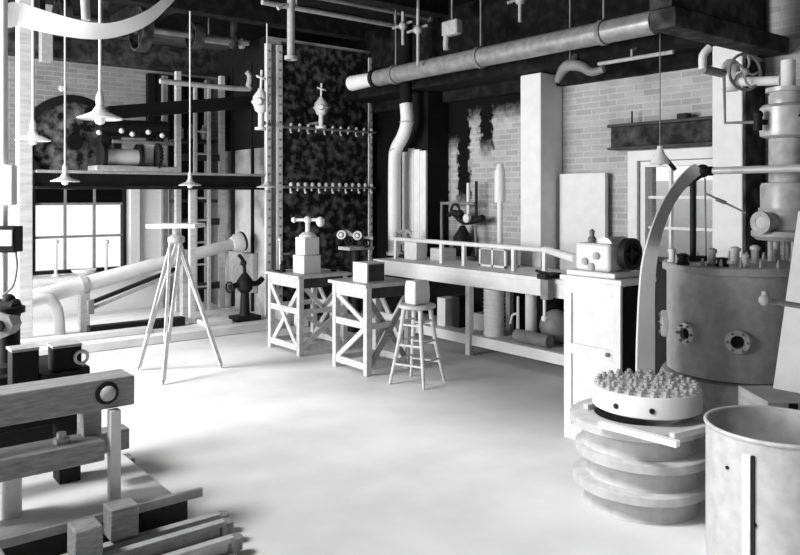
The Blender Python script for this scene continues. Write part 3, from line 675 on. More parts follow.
# small pump cluster at the far bench end
x, y = 5.60, 6.93
t = T('bench_pump', 'small pale pump with valves at the far end of the long bench', 'pump', (x, y, .86))
part(B(x-.06, x+.06, y-.06, y+.06, .861, .9), 'base', 'black', t); part(MB().lathe([(.03, .9), (.03, 1.0), (.06, 1.03), (.06, 1.1), (.02, 1.14), (.02, 1.19)], (x, y, 0)), 'body', 'castlight', t)
part(MB().tube([(x-.1, y+.07, 1.13), (x-.06, y+.04, 1.16), (x, y, 1.18), (x+.04, y-.05, 1.15)], .022, 8, 3).ball((x-.1, y+.07, 1.13), .035), 'spout', 'castlight', t)
x, y = 5.18, 7.36
t = T('valve_stand', 'black pedestal topped with a clutter of pale valves, between the boiler and the bench end', 'stand', (x, y, 0))
part(B(x-.16, x+.16, y-.16, y+.16, 0, .05), 'base', 'black', t, .01); part(MB().cyl((x, y, .05), (x, y, .95), .06), 'column', 'black', t)
part(B(x-.18, x+.18, y-.12, y+.12, .951, .99), 'table', 'castlight', t, .006)
r3 = Vector((RX, RY, 0))
part(MB().tube([Vector((x, y, 1.0))-r3*.2+Vector((0, 0, .1)), Vector((x, y, 1.16))-r3*.12, Vector((x, y, 1.1)), Vector((x, y, 1.08))+r3*.2], .028, 10, 4), 'pipe', 'castlight', t)
for (o_, z, m) in ((-.17, 1.13, 'white'), (-.08, 1.06, 'black'), (.02, 1.12, 'white'), (.12, 1.03, 'black')):
    c = Vector((x, y, z))+r3*o_-Vector((FX, FY, 0))*.05; part(MB().torus(c, (-FX, -FY, .3), .045, .012, 18).ball(c, .025), 'valve_wheel', m, t)
part(MB().lathe([(.05, .99), (.06, 1.04), (.04, 1.1)], (x+.05, y-.03, 0)), 'pump_body', 'black', t)
# clamp on the bench front
p = pu(550, 285, 5.2); y = p[1]
t = T('bench_vice', 'dark bench vice with a hanging screw handle at the near end of the long bench', 'vice', (5.2, y, .7))
part(B(5.08, 5.3, y-.05, y+.05, .861, .91), 'fixed_jaw', 'black', t, .006); part(B(5.12, 5.19, y-.045, y+.045, .68, .86), 'body', 'iron', t, .006)
part(MB().cyl((5.15, y+.02, .679), (5.15, y+.02, .52), .014).ball((5.15, y+.02, .51), .03), 'screw', 'white', t)
part(MB().cyl((5.13, y-.1, .905), (5.13, y+.1, .925), .012), 'handle', 'black', t)
# things on the bench shelf
x, y = 5.42, pu(494, 320, 5.42)[1]
prof = [(.10, .201), (.105, .21)]
for i in range(10): z = .22+i*.042; prof += [(.1, z), (.107, z+.012), (.107, z+.02), (.1, z+.032)]
prof += [(.105, .65), (.1, .665), (.01, .66)]
S(MB().lathe(prof, (x, y, 0), n=28), 'ribbed_drum', 'white', 'upright white ribbed drum on the low shelf under the bench', 'drum')
def sbox(px, u, w, h, m, lab, name='box', d=.16):
    y = pu(px, 320, u)[1]; S(B(u, u+d, y-w/2, y+w/2, .201, .201+h), name, m, lab, 'box', bevel=.006)
sbox(441, 5.36, .13, .3, 'white', 'tall white box under the far half of the bench, right of the stool')
sbox(478, 5.5, .16, .17, 'white', 'small white box under the bench left of the ribbed drum')
sbox(456, 5.42, .1, .33, 'black', 'black box beside the tall white box under the bench')
y = pu(531, 320, 5.5)[1]
S(MB().cyl((5.5, y, .201), (5.5, y, .66), .055, n=20), 'pipe_length', 'white', 'pale length of pipe standing on the bench shelf right of the ribbed drum', 'pipe')
y = pu(518, 320, 5.44)[1]
t = T('clamp_stand', 'pale stand with a bent arm on the bench shelf between drum and pipe', 'stand', (5.44, y, .2))
part(MB().cyl((5.44, y, .201), (5.44, y, .62), .018, .012), 'rod', 'white', t); part(MB().tube([(5.44, y, .45), (5.44, y+.07, .43), (5.44, y+.1, .34)], .012, 8, 3), 'arm', 'white', t)
part(MB().cyl((5.44, y, .201), (5.44, y, .215), .06), 'foot', 'iron', t)
y = pu(530, 343, 5.36)[1]
S(MB().cyl((5.36, y+.17, .262), (5.36, y-.24, .262), .06, n=20), 'dark_roll', 'iron', 'dark grey roll lying at the front of the bench shelf', 'roll')
y = pu(553, 330, 5.55)[1]
S(MB().ball((5.6, y, .36), .16, 18, 10, sq=1.0), 'sack', 'iron', 'lumpy grey sack on the bench shelf near the cabinet', 'sack')

# ------------------------------------------------------------------ right wall things
S(B(6.2, 6.25, 4.56, 5.13, .001, 1.82), 'leaning_board', 'white', 'large plain white board leaning on the brick right of the middle pillar', 'panel', bevel=.004)
t = T('wall_shelf', 'long dark box shelf fixed on the brick above the small window', 'shelf', (6.22, 4., 2.05))
part(B(6.15, 6.295, 3.36, 4.46, 2.06, 2.25), 'box', 'hood', t, .006); part(B(6.12, 6.295, 3.34, 4.48, 2.251, 2.28), 'lid', 'darkwood', t, .003); part(B(6.12, 6.295, 3.34, 4.48, 2.035, 2.058), 'bottom_board', 'darkwood', t, .003)
p = pu(684, 117, 6.2); S(B(6.16, 6.24, p[1]-.05, p[1]+.05, 2.281, 2.33), 'small_block', 'black', 'small black block on top of the dark wall shelf', 'block', bevel=.005)
p = pu(632, 120, 6.2); S(MB().cyl((6.2, p[1], 2.281), (6.2, p[1], 2.4), .008), 'peg', 'black', 'thin black peg standing on the left end of the dark wall shelf', 'peg')
p = Vector(pd(660, 158, 6.3))
t = T('cone_lamp', 'white cone-shaded lamp hanging in front of the small right window', 'lamp', p)
part(MB().lathe([(.085, -.05), (.03, .06), (.02, .1), (.017, .1), (.026, .06), (.08, -.05)], p, n=20, cap=False), 'lamp_shade', 'enamel', t)
part(MB().ball(p+Vector((0, 0, -.03)), .035), 'bulb', 'bulb', t); part(MB().cyl(p+Vector((0, 0, .09)), (p.x, p.y, CZ-.002), .005, n=8), 'cord', 'iron', t)
part(MB().bar(p+Vector((.02, -.02, .02)), p+Vector((.1, -.08, -.1)), .02, .03), 'arm', 'black', t)
# black box added to stand for the darkness behind
t = T('dark_gap_box', 'black box added to fill the dark gap between cabinet and tank', 'cabinet', (6., 3.7, 0))
part(B(5.72, 6.23, 3.36, 4.05, 0, 1.03), 'body', 'black', t, .01); part(B(5.705, 5.719, 3.4, 4.0, .1, .98), 'door', 'black', t); part(MB().cyl((5.69, 3.95, .3), (5.69, 3.95, .8), .01).cyl((5.69, 3.95, .55), (5.72, 3.95, .55), .01), 'rod', 'iron', t)

# ------------------------------------------------------------------ cabinet with machine
t = T('panelled_cabinet', 'waist-high white panelled cabinet at the near end of the bench', 'cabinet', (4.2, 3.02, 0))
c0, c1, d0, d1 = 3.96, 4.30, 2.80, 3.24
part(B(c0+.012, c1, d0, d1, 0, 1.04), 'body', 'white', t, .004)
part(B(c0+.02, c1-.01, d0-.006, d0-.001, .04, 1.03), 'end_shade_panel', 'soot', t, 0, 'black sheet painting shade on the end')  # black sheet paints the unlit end of the cabinet
part(B(c0-.02, c1+.02, d0-.02, d1+.02, 1.041, 1.075), 'top', 'white', t, .004)
for (a, b, z0, z1) in ((d0, d0+.06, 0, 1.04), (d1-.06, d1, 0, 1.04), (d0+.06, d1-.06, .96, 1.04), (d0+.06, d1-.06, .56, .63), (d0+.06, d1-.06, 0, .1)):
    part(B(c0, c0+.011, a, b, z0, z1), 'frame_rail', 'white', t, .002)
part(MB().ball((c0-.012, d0+.09, .6), .014).cyl((c0, d0+.09, .6), (c0-.012, d0+.09, .6), .006), 'knob', 'iron', t)
bx_, by_ = 4.13, 3.02
t = T('bench_machine', 'white geared headstock with a black flywheel, standing on the panelled cabinet', 'machine', (bx_, by_, 1.076))
part(B(bx_-.17, bx_+.15, by_-.18, by_+.2, 1.076, 1.11), 'base', 'white', t, .006)
part(B(bx_-.14, bx_+.12, by_-.12, by_+.15, 1.111, 1.29), 'housing', 'white', t, .02)
part(MB().cyl((bx_-.1, by_-.05, 1.27), (bx_+.1, by_-.05, 1.27), .06, n=20), 'bearing_cap', 'white', t)
part(MB().lathe([(.025, 0), (.03, .02), (.015, .04), (.02, .07), (.005, .085)], (bx_-.03, by_+.1, 1.291)), 'oil_cup', 'iron', t)
for (dy, z) in ((.07, 1.17), (-.02, 1.21), (.02, 1.14)): part(MB().lathe([(.024, 0), (.024, .012), (.012, .02)], (bx_-.14, by_+dy, z), (-1, 0, 0), 12), 'boss', 'castlight', t)
fw = Vector((bx_, by_-.17, 1.225))
part(MB().ring([(.07, -.025), (.102, -.025), (.102, .025), (.07, .025)], fw, (0, 1, 0), 32).cyl(fw-Vector((0, .02, 0)), fw+Vector((0, .075, 0)), .03).bar(fw-Vector((0, 0, .075)), fw+Vector((0, 0, .075)), .03, .02).bar(fw-Vector((.075, 0, 0)), fw+Vector((.075, 0, 0)), .03, .02), 'flywheel', 'black', t)

# ------------------------------------------------------------------ steel tank
tc = Vector((5.235, 2.74, 0)); R = .46
t = T('steel_tank', 'big upright steel tank with flanged lid and round sight ports', 'tank', (tc.x, tc.y, 0))
part(MB().lathe([(R, .36), (R, 1.06)], tc, n=64), 'shell', 'tank', t)
part(MB().lathe([(R+.003, 1.061), (R+.03, 1.065), (R+.03, 1.11), (R+.02, 1.118), (.02, 1.118)], tc, n=64), 'lid', 'tank', t)
part(MB().lathe([(R+.05, .0), (R+.05, .3), (R+.03, .34), (R-.05, .359)], tc, n=48), 'plinth', 'castlight', t)
vd = math.atan2(-tc.y, -tc.x)                      # towards the viewer's side
for (dang, z, r) in ((-39, .65, .075), (2, .635, .08), (-82, .66, .095)):
    a = vd+math.radians(dang); d = Vector((math.cos(a), math.sin(a), 0)); c = tc+d*(R-.012)+Vector((0, 0, z))
    k = part(MB().lathe([(r, 0), (r*1.02, .035), (r*.95, .05), (r*.55, .055), (r*.5, .02)], c, d, 28, cap=False), 'sight_port', 'steel', t)
    part(MB().lathe([(r*.5, .0), (r*.5, .022)], c, d, 20), 'port_glass', 'black', k)
    for i in range(6):
        q = 2*PI*i/6; s1 = Vector((-d.y, d.x, 0)); p = c+d*.05+s1*(math.cos(q)*r*.78)+Vector((0, 0, math.sin(q)*r*.78)); part(MB().cyl(p, p+d*.014, .009, n=6), 'bolt', 'iron', k)
for i in range(22):
    a = 2*PI*i/22; p = tc+Vector(((R-.03)*math.cos(a), (R-.03)*math.sin(a), 1.119))
    part(MB().cyl(p, p+Vector((0, 0, .03)), .014, n=6).cyl(p+Vector((0, 0, .03)), p+Vector((0, 0, .05)), .008, n=8), 'lid_bolt', 'castlight', t)
for (px, d, h, r, m) in ((672, 5.45, .1, .022, 'white'), (683, 5.2, .08, .03, 'black'), (712, 5.15, .12, .025, 'castlight'), (722, 5.1, .06, .03, 'black'), (735, 5.3, .12, .03, 'white'), (745, 5.05, .09, .02, 'white'), (755, 5.3, .13, .026, 'white')):
    p = Vector(pd(px, 260, d)); p.z = 1.119
    part(MB().lathe([(r*1.4, 0), (r*1.4, .015), (r, .02), (r, h*.7), (r*1.3, h*.72), (r*1.3, h*.9), (r*.5, h)], p, n=12), 'lid_fitting', m, t)
p = Vector(pd(694, 257, 5.5)); p.z = 1.119
part(MB().bar(p+Vector((-.08*RX, -.08*RY, .02)), p+Vector((.08*RX, .08*RY, .02)), .08, .038), 'rod_foot', 'black', t)
# vessel stack on the lid
vc = Vector(pd(787, 230, 5.42)); vc.z = 0; z0 = 1.119
t = T('pressure_vessel', 'tall pale stacked pressure vessel rising from the right side of the tank lid', 'vessel', (vc.x, vc.y, z0))
for i in range(5):
    a = 2*PI*i/5+.4; part(MB().cyl((vc.x+.11*math.cos(a), vc.y+.11*math.sin(a), 1.12), (vc.x+.11*math.cos(a), vc.y+.11*math.sin(a), 1.30), .022), 'foot_stud', 'castlight', t)
zz = lambda y: EYE-(y-HY)/FPX*5.42
part(MB().lathe([(.2, zz(240)), (.235, zz(236)), (.235, zz(231)), (.18, zz(229))], vc, n=40), 'lower_flange', 'castlight', t)
part(MB().lathe([(.175, zz(229)), (.175, zz(186)), (.165, zz(183)), (.1, zz(182))], vc, n=40), 'lower_body', 'galv', t)
part(MB().lathe([(.18, zz(212)), (.188, zz(212)), (.188, zz(208)), (.18, zz(208))], vc, n=40), 'band', 'castlight', t)
part(MB().cyl((vc.x, vc.y, zz(183)), (vc.x, vc.y, zz(138)), .12, n=32), 'neck', 'castlight', t)
part(MB().lathe([(.12, zz(139)), (.175, zz(136)), (.18, zz(132)), (.18, zz(108)), (.16, zz(105)), (.12, zz(104)), (.12, zz(95)), (.11, zz(93)), (.14, zz(92)), (.14, zz(88)), (.05, zz(87))], vc, n=40), 'upper_body', 'galv', t)
part(MB().cyl((vc.x+.02, vc.y, zz(88)), (vc.x+.02, vc.y, zz(60)), .05), 'top_pipe', 'white', t)
dv = (Vector((-RX, -RY, 0))-Vector((FX, FY, 0))*.5).normalized()
c = vc+dv*.15+Vector((0, 0, zz(222)))
part(MB().cyl(c, c+dv*.13, .065, n=24), 'side_branch', 'galv', t); part(MB().ring([(.04, .10), (.08, .10), (.08, .135), (.04, .135)], c, dv), 'branch_flange', 'castlight', t)
c = vc-Vector((FX, FY, 0))*.17+Vector((0, 0, zz(118))); part(MB().cyl(c, c-Vector((FX, FY, 0))*.02, .012), 'gauge_hole', 'black', t)
c2 = Vector(pd(758, 122, 5.35)); part(MB().ball(c2+Vector((0, 0, .05)), .035).cyl(c2+Vector((0, 0, -.06)), c2+Vector((0, 0, .03)), .03).cyl(c2, Vector((vc.x, vc.y, c2.z)), .02), 'drain_cock', 'black', t)
c3 = Vector(pd(725, 123, 5.5)); c4 = Vector(pd(724, 76, 5.5))
part(MB().tube([c2, c3, c4], .012, 8), 'thin_pipe', 'iron', t)
# valve with hand wheel
wc = Vector(pd(745, 72, 5.55)); fw = -Vector((FX, FY, 0))
wn = (fw+Vector((RX, RY, 0))*.25).normalized()
t = T('gate_valve', 'spoked handwheel valve on white piping high beside the right pillar', 'valve', wc-Vector((0, 0, .15)))
w = part(MB().torus(wc, wn, .132, .011, 36), 'handwheel', 'iron', t)
sp = MB(); sd = wn.cross(Vector((0, 0, 1))).normalized()
for i in range(5):
    a = 2*PI*i/5+.5; e = wc+(sd*math.cos(a)+Vector((0, 0, 1))*math.sin(a))*.13; m_ = wc+(sd*math.cos(a+.35)+Vector((0, 0, 1))*math.sin(a+.35))*.07; sp.tube([wc, m_, e], .009, 8, 3)
part(sp.ball(wc, .03), 'spokes', 'castlight', w)
bc = wc-wn*.16
part(MB().cyl(wc, bc, .014), 'spindle', 'steel', t)
part(MB().lathe([(.05, -.12), (.075, -.1), (.08, 0), (.06, .09), (.03, .12)], bc, n=20), 'body', 'white', t)
pl = Vector(pd(703, 62, 5.6)); pr = Vector(pd(830, 84, 5.5))
part(MB().cyl(bc, Vector((pl.x, pl.y, bc.z+.03)), .032), 'left_pipe', 'iron', t); pe = Vector((vc.x+.02, vc.y, zz(80))); pe += (bc+Vector((0, 0, -.05))-pe).normalized()*.056; part(MB().tube([bc+Vector((0, 0, -.05)), pe], .035, 14), 'right_pipe', 'white', t)
e = Vector((pl.x, pl.y, bc.z+.03)); part(MB().tube([e, e+Vector((0, 0, .1)), e+Vector((RX*.05, RY*.05, .16))], .03, 10, 3), 'riser', 'white', t)

# ------------------------------------------------------------------ curved davit arm
dd = 5.5
def ad(y): q = min(max((252-y)/84, 0), 1); return 4.42+1.05*(q*q*(3-2*q))
outer = [(637, 500), (637, 375), (638, 330), (640, 290), (643, 262), (649, 238), (657, 215), (667, 195), (679, 178), (690, 167), (697, 163)]
inner = [(655, 500), (655, 375), (655, 330), (655, 290), (657, 262), (661, 240), (668, 218), (677, 200), (688, 186), (699, 176), (705, 172)]
sec = []
for i in range(len(outer)-1):
    for j in range(4):
        f = j/4; ix = (max(i-1, 0), i, i+1, min(i+2, len(outer)-1))
        o_ = cat(*[outer[q] for q in ix], f); n_ = cat(*[inner[q] for q in ix], f)
        ym = (o_[1]+n_[1])/2; o_ = Vector(pd(*o_, ad(ym))); n_ = Vector(pd(*n_, ad(ym))); th = Vector((FX, FY, 0))*.03
        if o_.z > -.0 or i > 0: sec.append((o_, n_, n_+th, o_+th))
sec[0] = tuple(Vector((p.x, p.y, 0)) for p in sec[0])
sec = [sec[0]]+[s for s in sec[1:] if min(p.z for p in s) > .02]
t = T('davit_arm', 'tall curved pale davit arm bowing over the left side of the tank', 'arm', (sec[0][0].x, sec[0][0].y, 0))
part(MB().strip(sec), 'curved_arm', 'white', t)
b0 = Vector(pd(700, 171, dd)); b1 = Vector(pd(835, 167, 5.0))
part(MB().ball(b0+Vector((.02*RX, .02*RY, 0)), .05).cyl(b0, b0+Vector((RX, RY, 0))*.09, .035), 'knuckle', 'black', t)
part(MB().cyl(b0+Vector((RX, RY, 0))*.07, b1, .027), 'cross_pipe', 'steel', t)
r0 = Vector(pd(693, 182, dd+.02)); part(MB().cyl(r0, (r0.x, r0.y, 1.16), .022), 'strut', 'black', t)
part(MB().bar(Vector(pd(680, 187, dd+.03)), Vector(pd(702, 173, dd+.03)), .05, .05), 'strut_bracket', 'black', t)
part(MB().cyl(Vector(pd(705, 178, dd)), (Vector(pd(706, 178, dd)).x, Vector(pd(706, 178, dd)).y, 1.125), .006, n=8), 'stay_wire', 'iron', t)
part(MB().cyl(Vector(pd(705, 193, dd)), Vector(pd(746, 213, 5.4)), .007, n=8).cyl(Vector(pd(716, 199, 5.48)), Vector(pd(726, 203, 5.46)), .014, n=8), 'tie_rod', 'iron', t)

# dark hood at top right
t = T('smoke_hood', 'large dark mottled sheet-iron hood under the ceiling at top right', 'hood', (5.2, 2.9, 2.73))
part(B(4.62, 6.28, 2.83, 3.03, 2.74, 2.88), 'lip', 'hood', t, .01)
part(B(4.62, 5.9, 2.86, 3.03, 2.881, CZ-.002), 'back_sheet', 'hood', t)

# ------------------------------------------------------------------ crate and plank by the tank
p = Vector(pd(790, 395, 4.45)); 
t = T('low_crate', 'low pale wooden crate on the floor in front of the tank', 'crate', (p.x, p.y, 0))
c = Vector((p.x+.02, p.y, 0))
def cb(a0, a1, b0, b1, z0, z1):   # box in viewer-right axes around the crate centre
    return MB().bar((c.x+RX*a0+FX*(b0+b1)/2, c.y+RY*a0+FY*(b0+b1)/2, (z0+z1)/2), (c.x+RX*a1+FX*(b0+b1)/2, c.y+RY*a1+FY*(b0+b1)/2, (z0+z1)/2), b1-b0, z1-z0)
part(cb(-.2, .3, -.12, .26, 0.001, .41), 'body', 'offwhite', t, .005); part(cb(-.08, -.03, -.128, -.121, .41-.06, .4), 'slot', 'black', t)
a = Vector(pd(774, 388, 4.5)); a.z = .446; a.y -= .16
S(MB().bar(a, a+Vector((.33, 0, 1.05)), .03, .32, ref=(0, 1, 0)), 'leaning_plank', 'white', 'broad white plank leaning at the right edge, in front of the tank', 'plank', bevel=.003)
a = Vector(pd(765, 300, 4.3)); b = Vector(pd(840, 313, 4.3))
S(MB().cyl(a, b, .016).ball(a, .035).cyl(a+Vector((0, 0, -.03)), a+Vector((0, 0, .05)), .018), 'valve_lever', 'castlight', 'pale lever rod with a knob end crossing the leaning plank at the right edge', 'lever')

# ------------------------------------------------------------------ ring stack
sc = Vector((3.44, 2.31, 0))
LB = ('lowest of the stacked flanged iron rings, resting on the floor', 'middle one of the stacked flanged iron rings', 'topmost of the stacked flanged iron rings, under the bolted disc')
def ringprof(z): return [(.22, z), (.29, z), (.283, z+.015), (.28, z+.085), (.29, z+.097), (.335, z+.1), (.345, z+.107), (.345, z+.145), (.335, z+.152), (.22, z+.152)]
for i in range(3):
    off = Vector(((0, .012, -.008)[i], (0, -.008, .012)[i], 0)); z = .001+.153*i
    S(MB().ring(ringprof(z), sc+off, n=56), 'flanged_ring', 'tank', LB[i], 'ring', 'stacked flanged iron rings')
zt = .001+.153*3
for (a, b, w, m, lab) in (((600, 424), (678, 444), .035, 'white', 'white wooden stick under the front of the bolted disc'), ((672, 436), (706, 428), .03, 'wood', 'short pale stick under the right side of the bolted disc')):
    p = Vector(pz(*a, zt+.015)); q = Vector(pz(*b, zt+.015)); S(MB().bar(p, q, w, .028), 'stick', m, lab, 'stick')
S(MB().bar(sc+Vector((-.17, .22, zt+.015)), sc+Vector((.2, .16, zt+.015)), .035, .028), 'stick', 'wood', 'wooden stick under the back of the bolted disc', 'stick')
dc = sc+Vector((.04, -.01, 0)); zd = zt+.031
t = T('bolted_disc', 'pale round head plate crowded with bolts, lying on top of the ring stack', 'disc', (dc.x, dc.y, zd))
part(MB().lathe([(.255, zd), (.275, zd+.01), (.275, zd+.1), (.268, zd+.112), (.02, zd+.112)], dc, n=56), 'plate', 'white', t)
bolt = None; nb = 0
for ring, (r, n) in enumerate(((.245, 26), (.19, 20), (.135, 14), (.075, 8), (0, 1))):
    for i in range(n):
        a = 2*PI*i/n+ring*.2; p = dc+Vector((r*math.cos(a), r*math.sin(a), zd+.1125))
        if bolt is None:
            bolt = part(MB().cyl(p, p+Vector((0, 0, .014)), .02, n=6).cyl(p+Vector((0, 0, .014)), p+Vector((0, 0, .027)), .012, n=8), 'bolt', 'castlight', t); p0 = p
        else:
            o = bolt.copy(); C.objects.link(o); o.parent = t; o.location = p-p0
for (px, py) in ((600, 402), (652, 410)):
    r_ = Vector(pd(px, py, 3.7)); d = Vector((r_.x-dc.x, r_.y-dc.y, 0)).normalized(); c = dc+d*.272+Vector((0, 0, zd+.05)); part(MB().cyl(c, c+d*.008, .014, n=12), 'side_hole', 'black', t)
p = Vector(pz(703, 462, .33)); 
# ------------------------------------------------------------------ open drum
oc = Vector((3.345, 1.56, 0)); Rd = .29; h = .592
t = T('open_drum', 'large open-topped galvanised drum at the bottom right corner', 'drum', (oc.x, oc.y, 0))
part(MB().ring([(.01, .001), (Rd, .001), (Rd, h), (Rd-.008, h), (Rd-.008, .02), (.01, .02)], oc, n=64), 'shell', 'tank', t)
part(MB().torus(oc+Vector((0, 0, h)), (0, 0, 1), Rd, .009, 64), 'rim', 'galv', t)
a = math.atan2(-oc.y, -oc.x)+math.radians(-22); d = Vector((math.cos(a), math.sin(a), 0)); s1 = Vector((-d.y, d.x, 0))
c = oc+d*(Rd+.006); part(MB().bar(c+Vector((0, 0, .02)), c+Vector((0, 0, h-.06)), .034, .02, ref=tuple(d)), 'seam_rib', 'white', t, .003)
part(MB().bar(c+s1*.024-d*.004+Vector((0, 0, .02)), c+s1*.024-d*.004+Vector((0, 0, h-.06)), .012, .012, ref=tuple(d)), 'seam_edge', 'black', t)
for (da, z) in ((-40, .45), (-16, .25)):
    a2 = math.atan2(-oc.y, -oc.x)+math.radians(da); d2 = Vector((math.cos(a2), math.sin(a2), 0)); c2 = oc+d2*Rd+Vector((0, 0, z)); part(MB().cyl(c2, c2+d2*.006, .008, n=8), 'rivet', 'black', t)

# ------------------------------------------------------------------ timber machine at lower left
t = T('timber_machine', 'heavy timber-framed testing machine with a big bolt at the left edge', 'machine', (.6, 3.8, 0))
part(B(-.3, 1.213, 3.5, 3.68, .63, .765), 'top_beam', 'midwood', t, .008)
p = Vector((1.087, 3.5, .704))
k = part(MB().lathe([(.052, 0), (.05, .008), (.035, .01)], p, (0, -1, 0), 24), 'bolt_washer', 'black', t); part(MB().ball(p+Vector((0, -.014, 0)), .035, 18, 8, (0, -1, 0), .7), 'bolt_head', 'castlight', k)
part(B(-.3, 1.06, 3.44, 3.62, .42, .51), 'middle_beam', 'midwood', t, .006)
part(B(1.0, 1.08, 3.55, 3.66, .42, .629), 'upright', 'midwood', t, .006)
part(B(1.09, 1.138, 3.46, 3.51, .2, .629), 'front_post', 'white', t, .005)
part(B(1.10, 1.25, 3.68, 3.78, .37, .47), 'cross_timber', 'midwood', t, .005)
part(B(-.3, 1.25, 4.31, 4.78, .001, .66), 'iron_body', 'black', t, .01)
part(B(-.3, 1.12, 3.86, 4.02, .5, .62), 'rear_beam', 'black', t, .006)
for x in (-.2, .98): part(B(x, x+.1, 3.88, 4.0, .199, .499), 'rear_post', 'black', t, .004)
part(B(.9, 1.1, 3.87, 4.01, .621, .74), 'iron_rest', 'black', t, .01)
part(B(-.3, 1.37, 3.42, 4.3, .16, .198), 'deck', 'white', t, .004)
part(B(-.3, 1.44, 3.43, 3.5, .06, .158), 'sill', 'darkwood', t, .004); part(B(-.3, 1.44, 4.15, 4.25, .001, .158), 'sill', 'midwood', t, .004)
part(B(-.3, 1.50, 3.395, 3.418, .165, .205), 'edge_rail', 'castlight', t, .003)
part(B(1.035, 1.155, 3.28, 3.392, .12, .255), 'block', 'midwood', t, .006); part(B(.86, .97, 3.17, 3.29, .12, .25), 'block', 'midwood', t, .006); part(B(.45, .6, 3.1, 3.26, .12, .26), 'block', 'midwood', t, .006)
for i, (v, z, e) in enumerate(((3.32, .06, 1.55), (3.21, .07, 1.52), (3.08, .05, 1.5))):
    r_ = part(B(-.3, e, v-.03, v+.03, z-.04, z-.025).bx(-.3, e, v-.008, v+.008, z-.025, z+.02).bx(-.3, e, v-.022, v+.022, z+.02, z+.042), 'steel_rail', 'castlight', t, .003)
    part(MB().cyl((e+.01, v, z-.02), (e+.01, v, z+.035), .035, n=16), 'rail_stop', 'iron', r_)
part(MB().cyl((.62, 3.6, .2), (.62, 3.6, .419), .035), 'screw_column', 'white', t); part(MB().cyl((.72, 3.64, .2), (.72, 3.64, .419), .045), 'screw_column', 'white', t)
for x in (.55, .9): part(MB().lathe([(.035, 0), (.035, .02), (.02, .022), (.02, .045)], (x, 3.53, .511), n=8), 'nut', 'castlight', t)
for x in (-.3, .4, 1.0): part(B(x, x+.12, 3.05, 3.4, .001, .019), 'sleeper', 'midwood', t, .003)
# boxes on top
for (a, b, z1, lab) in ((12, 50, .86, 'larger black iron box on the timber machine, at the left edge'), (53, 84, .855, 'smaller black iron box on the timber machine, right of the larger one')):
    x0 = pv(a, 370, 3.9)[0]; x1 = pv(b, 370, 3.9)[0]; zb = .741 if a > 50 else .661
    zb = .741 if a > 50 else .621; k = T('iron_box', lab, 'box', ((x0+x1)/2, 4., zb)); x1 = min(x1, .895 if a < 50 else 1.09); part(B(x0, x1, 3.9, 4.0, zb, z1), 'body', 'black', k, .005)
    part(B(x0-.005, x1, 3.89, 4.01, z1+.001, z1+.015), 'lid', 'castlight', k, .003)
    if a > 50: part(MB().torus((x0+.13, 3.895, .80), (0, -1, 0), .03, .008), 'ring_handle', 'steel', k)
# geared column at left
p = Vector(pd(9, 325, 4.05)); x, y = p.x, p.y
t = T('geared_column', 'dark iron column with a large nut standing on the timber machine at the left edge', 'column', (x, y, .661))
part(MB().lathe([(.09, .661), (.09, .69), (.055, .71), (.055, .96), (.08, .97), (.08, 1.0), (.03, 1.02)], (x, y, 0), n=20), 'shaft', 'black', t)
d = -Vector((FX, FY, 0)); c = Vector((x, y, .915)); part(MB().cyl(c, c+d*.10, .07, n=8), 'nut', 'castlight', t); part(MB().cyl(c+d*.1, c+d*.12, .03, n=14), 'bore', 'black', t)
c = Vector((x, y, 1.035)); part(MB().ball(c, .035), 'top_knob', 'black', t); part(MB().cyl((x-.1*RX, y-.1*RY, .985), (x+.04*RX, y+.04*RY, .985), .06, n=16), 'gear', 'black', t)
# pole with switch box
p = Vector(pd(4, 240, 4.4)); x, y = p.x, p.y
t = T('switch_pole', 'white pole with a dark-framed switch box and trailing cable at the left edge', 'pole', (x, y, 0))
part(MB().cyl((x, y, 0), (x, y, CZ-.002), .02), 'pole', 'white', t)
def vb(px0, px1, y0, y1, d, th): 
    a = Vector(pd(px0, (y0+y1)/2, d)); b = Vector(pd(px1, (y0+y1)/2, d)); return MB().bar(a, b, th, abs(y1-y0)/FPX*d)
part(vb(-14, 19, 226, 252, 4.33, .1), 'switch_box', 'black', t, .006); part(vb(-12, 12, 230, 246, 4.265, .012), 'dial_plate', 'white', t)
part(MB().tube([pd(16, 252, 4.33), pd(17, 268, 4.33), pd(13, 286, 4.33), pd(2, 296, 4.33)], .006, 8, 4), 'cable', 'iron', t)
part(vb(6, 15, 165, 205, 4.38, .06), 'fuse_case', 'white', t, .006)

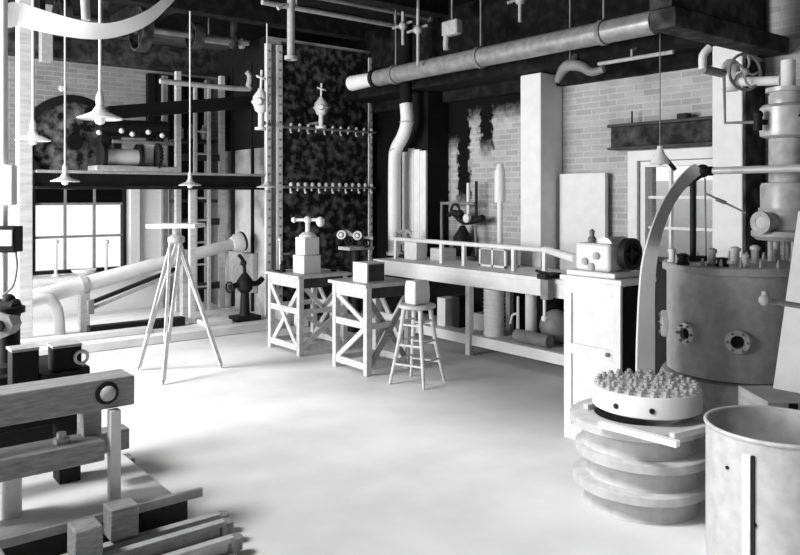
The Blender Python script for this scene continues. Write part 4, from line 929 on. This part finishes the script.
# ------------------------------------------------------------------ light
w = bpy.data.worlds.new('sky'); bpy.context.scene.world = w; w.use_nodes = True
wn_ = w.node_tree.nodes; wl = w.node_tree.links; bg = wn_['Background']; bg.inputs[1].default_value = 1.
tcw = wn_.new('ShaderNodeTexCoord'); dt = wn_.new('ShaderNodeVectorMath'); dt.operation = 'DOT_PRODUCT'; dt.inputs[1].default_value = (.7, .7, 0)
rmp = wn_.new('ShaderNodeValToRGB'); e = rmp.color_ramp.elements          # sky brighter over the yard outside the windows
e[0].position = .0; e[0].color = (.12,)*3+(1,); e[1].position = .4; e[1].color = (1.15, 1.15, 1.15, 1)
wl.new(tcw.outputs['Generated'], dt.inputs[0]); wl.new(dt.outputs['Value'], rmp.inputs[0]); wl.new(rmp.outputs[0], bg.inputs[0])
def sun(name, du, dv, el, strength, ang):
    l = bpy.data.lights.new(name, 'SUN'); l.energy = strength; l.angle = math.radians(ang)
    o = bpy.data.objects.new(name, l); C.objects.link(o); o.location = (-5, 4, 6)
    d = Vector((du, dv, 0)).normalized()*math.cos(math.radians(el)); d.z = -math.sin(math.radians(el))
    o.rotation_euler = d.to_track_quat('-Z', 'Y').to_euler(); return o
wl_ = bpy.data.lights.new('side_window_daylight', 'AREA'); wl_.shape = 'RECTANGLE'; wl_.size = 4.2; wl_.size_y = 2.6; wl_.energy = 640
wo = bpy.data.objects.new('side_window_daylight', wl_); C.objects.link(wo); wo.location = (-3.4, 6.8, 2.2); wo.rotation_euler = (PI/2, 0, -PI/2)
sun('high_daylight', 1, -.2, 52, 2.6, 14)

# ------------------------------------------------------------------ camera
cam = bpy.data.cameras.new('camera'); co = bpy.data.objects.new('camera', cam); C.objects.link(co)
co.location = (0, 0, EYE); co.rotation_euler = (PI/2, 0, -math.atan2(FX, FY))
cam.sensor_width = 36; cam.lens = 36*FPX/800; cam.shift_y = -(277.5-HY)/800; cam.clip_start = .05
sc_ = bpy.context.scene; sc_.camera = co
sc_.view_settings.view_transform = 'Standard'; sc_.view_settings.look = 'None'; sc_.view_settings.gamma = 1.; sc_.view_settings.use_curve_mapping = False
sc_.view_settings.exposure = .33
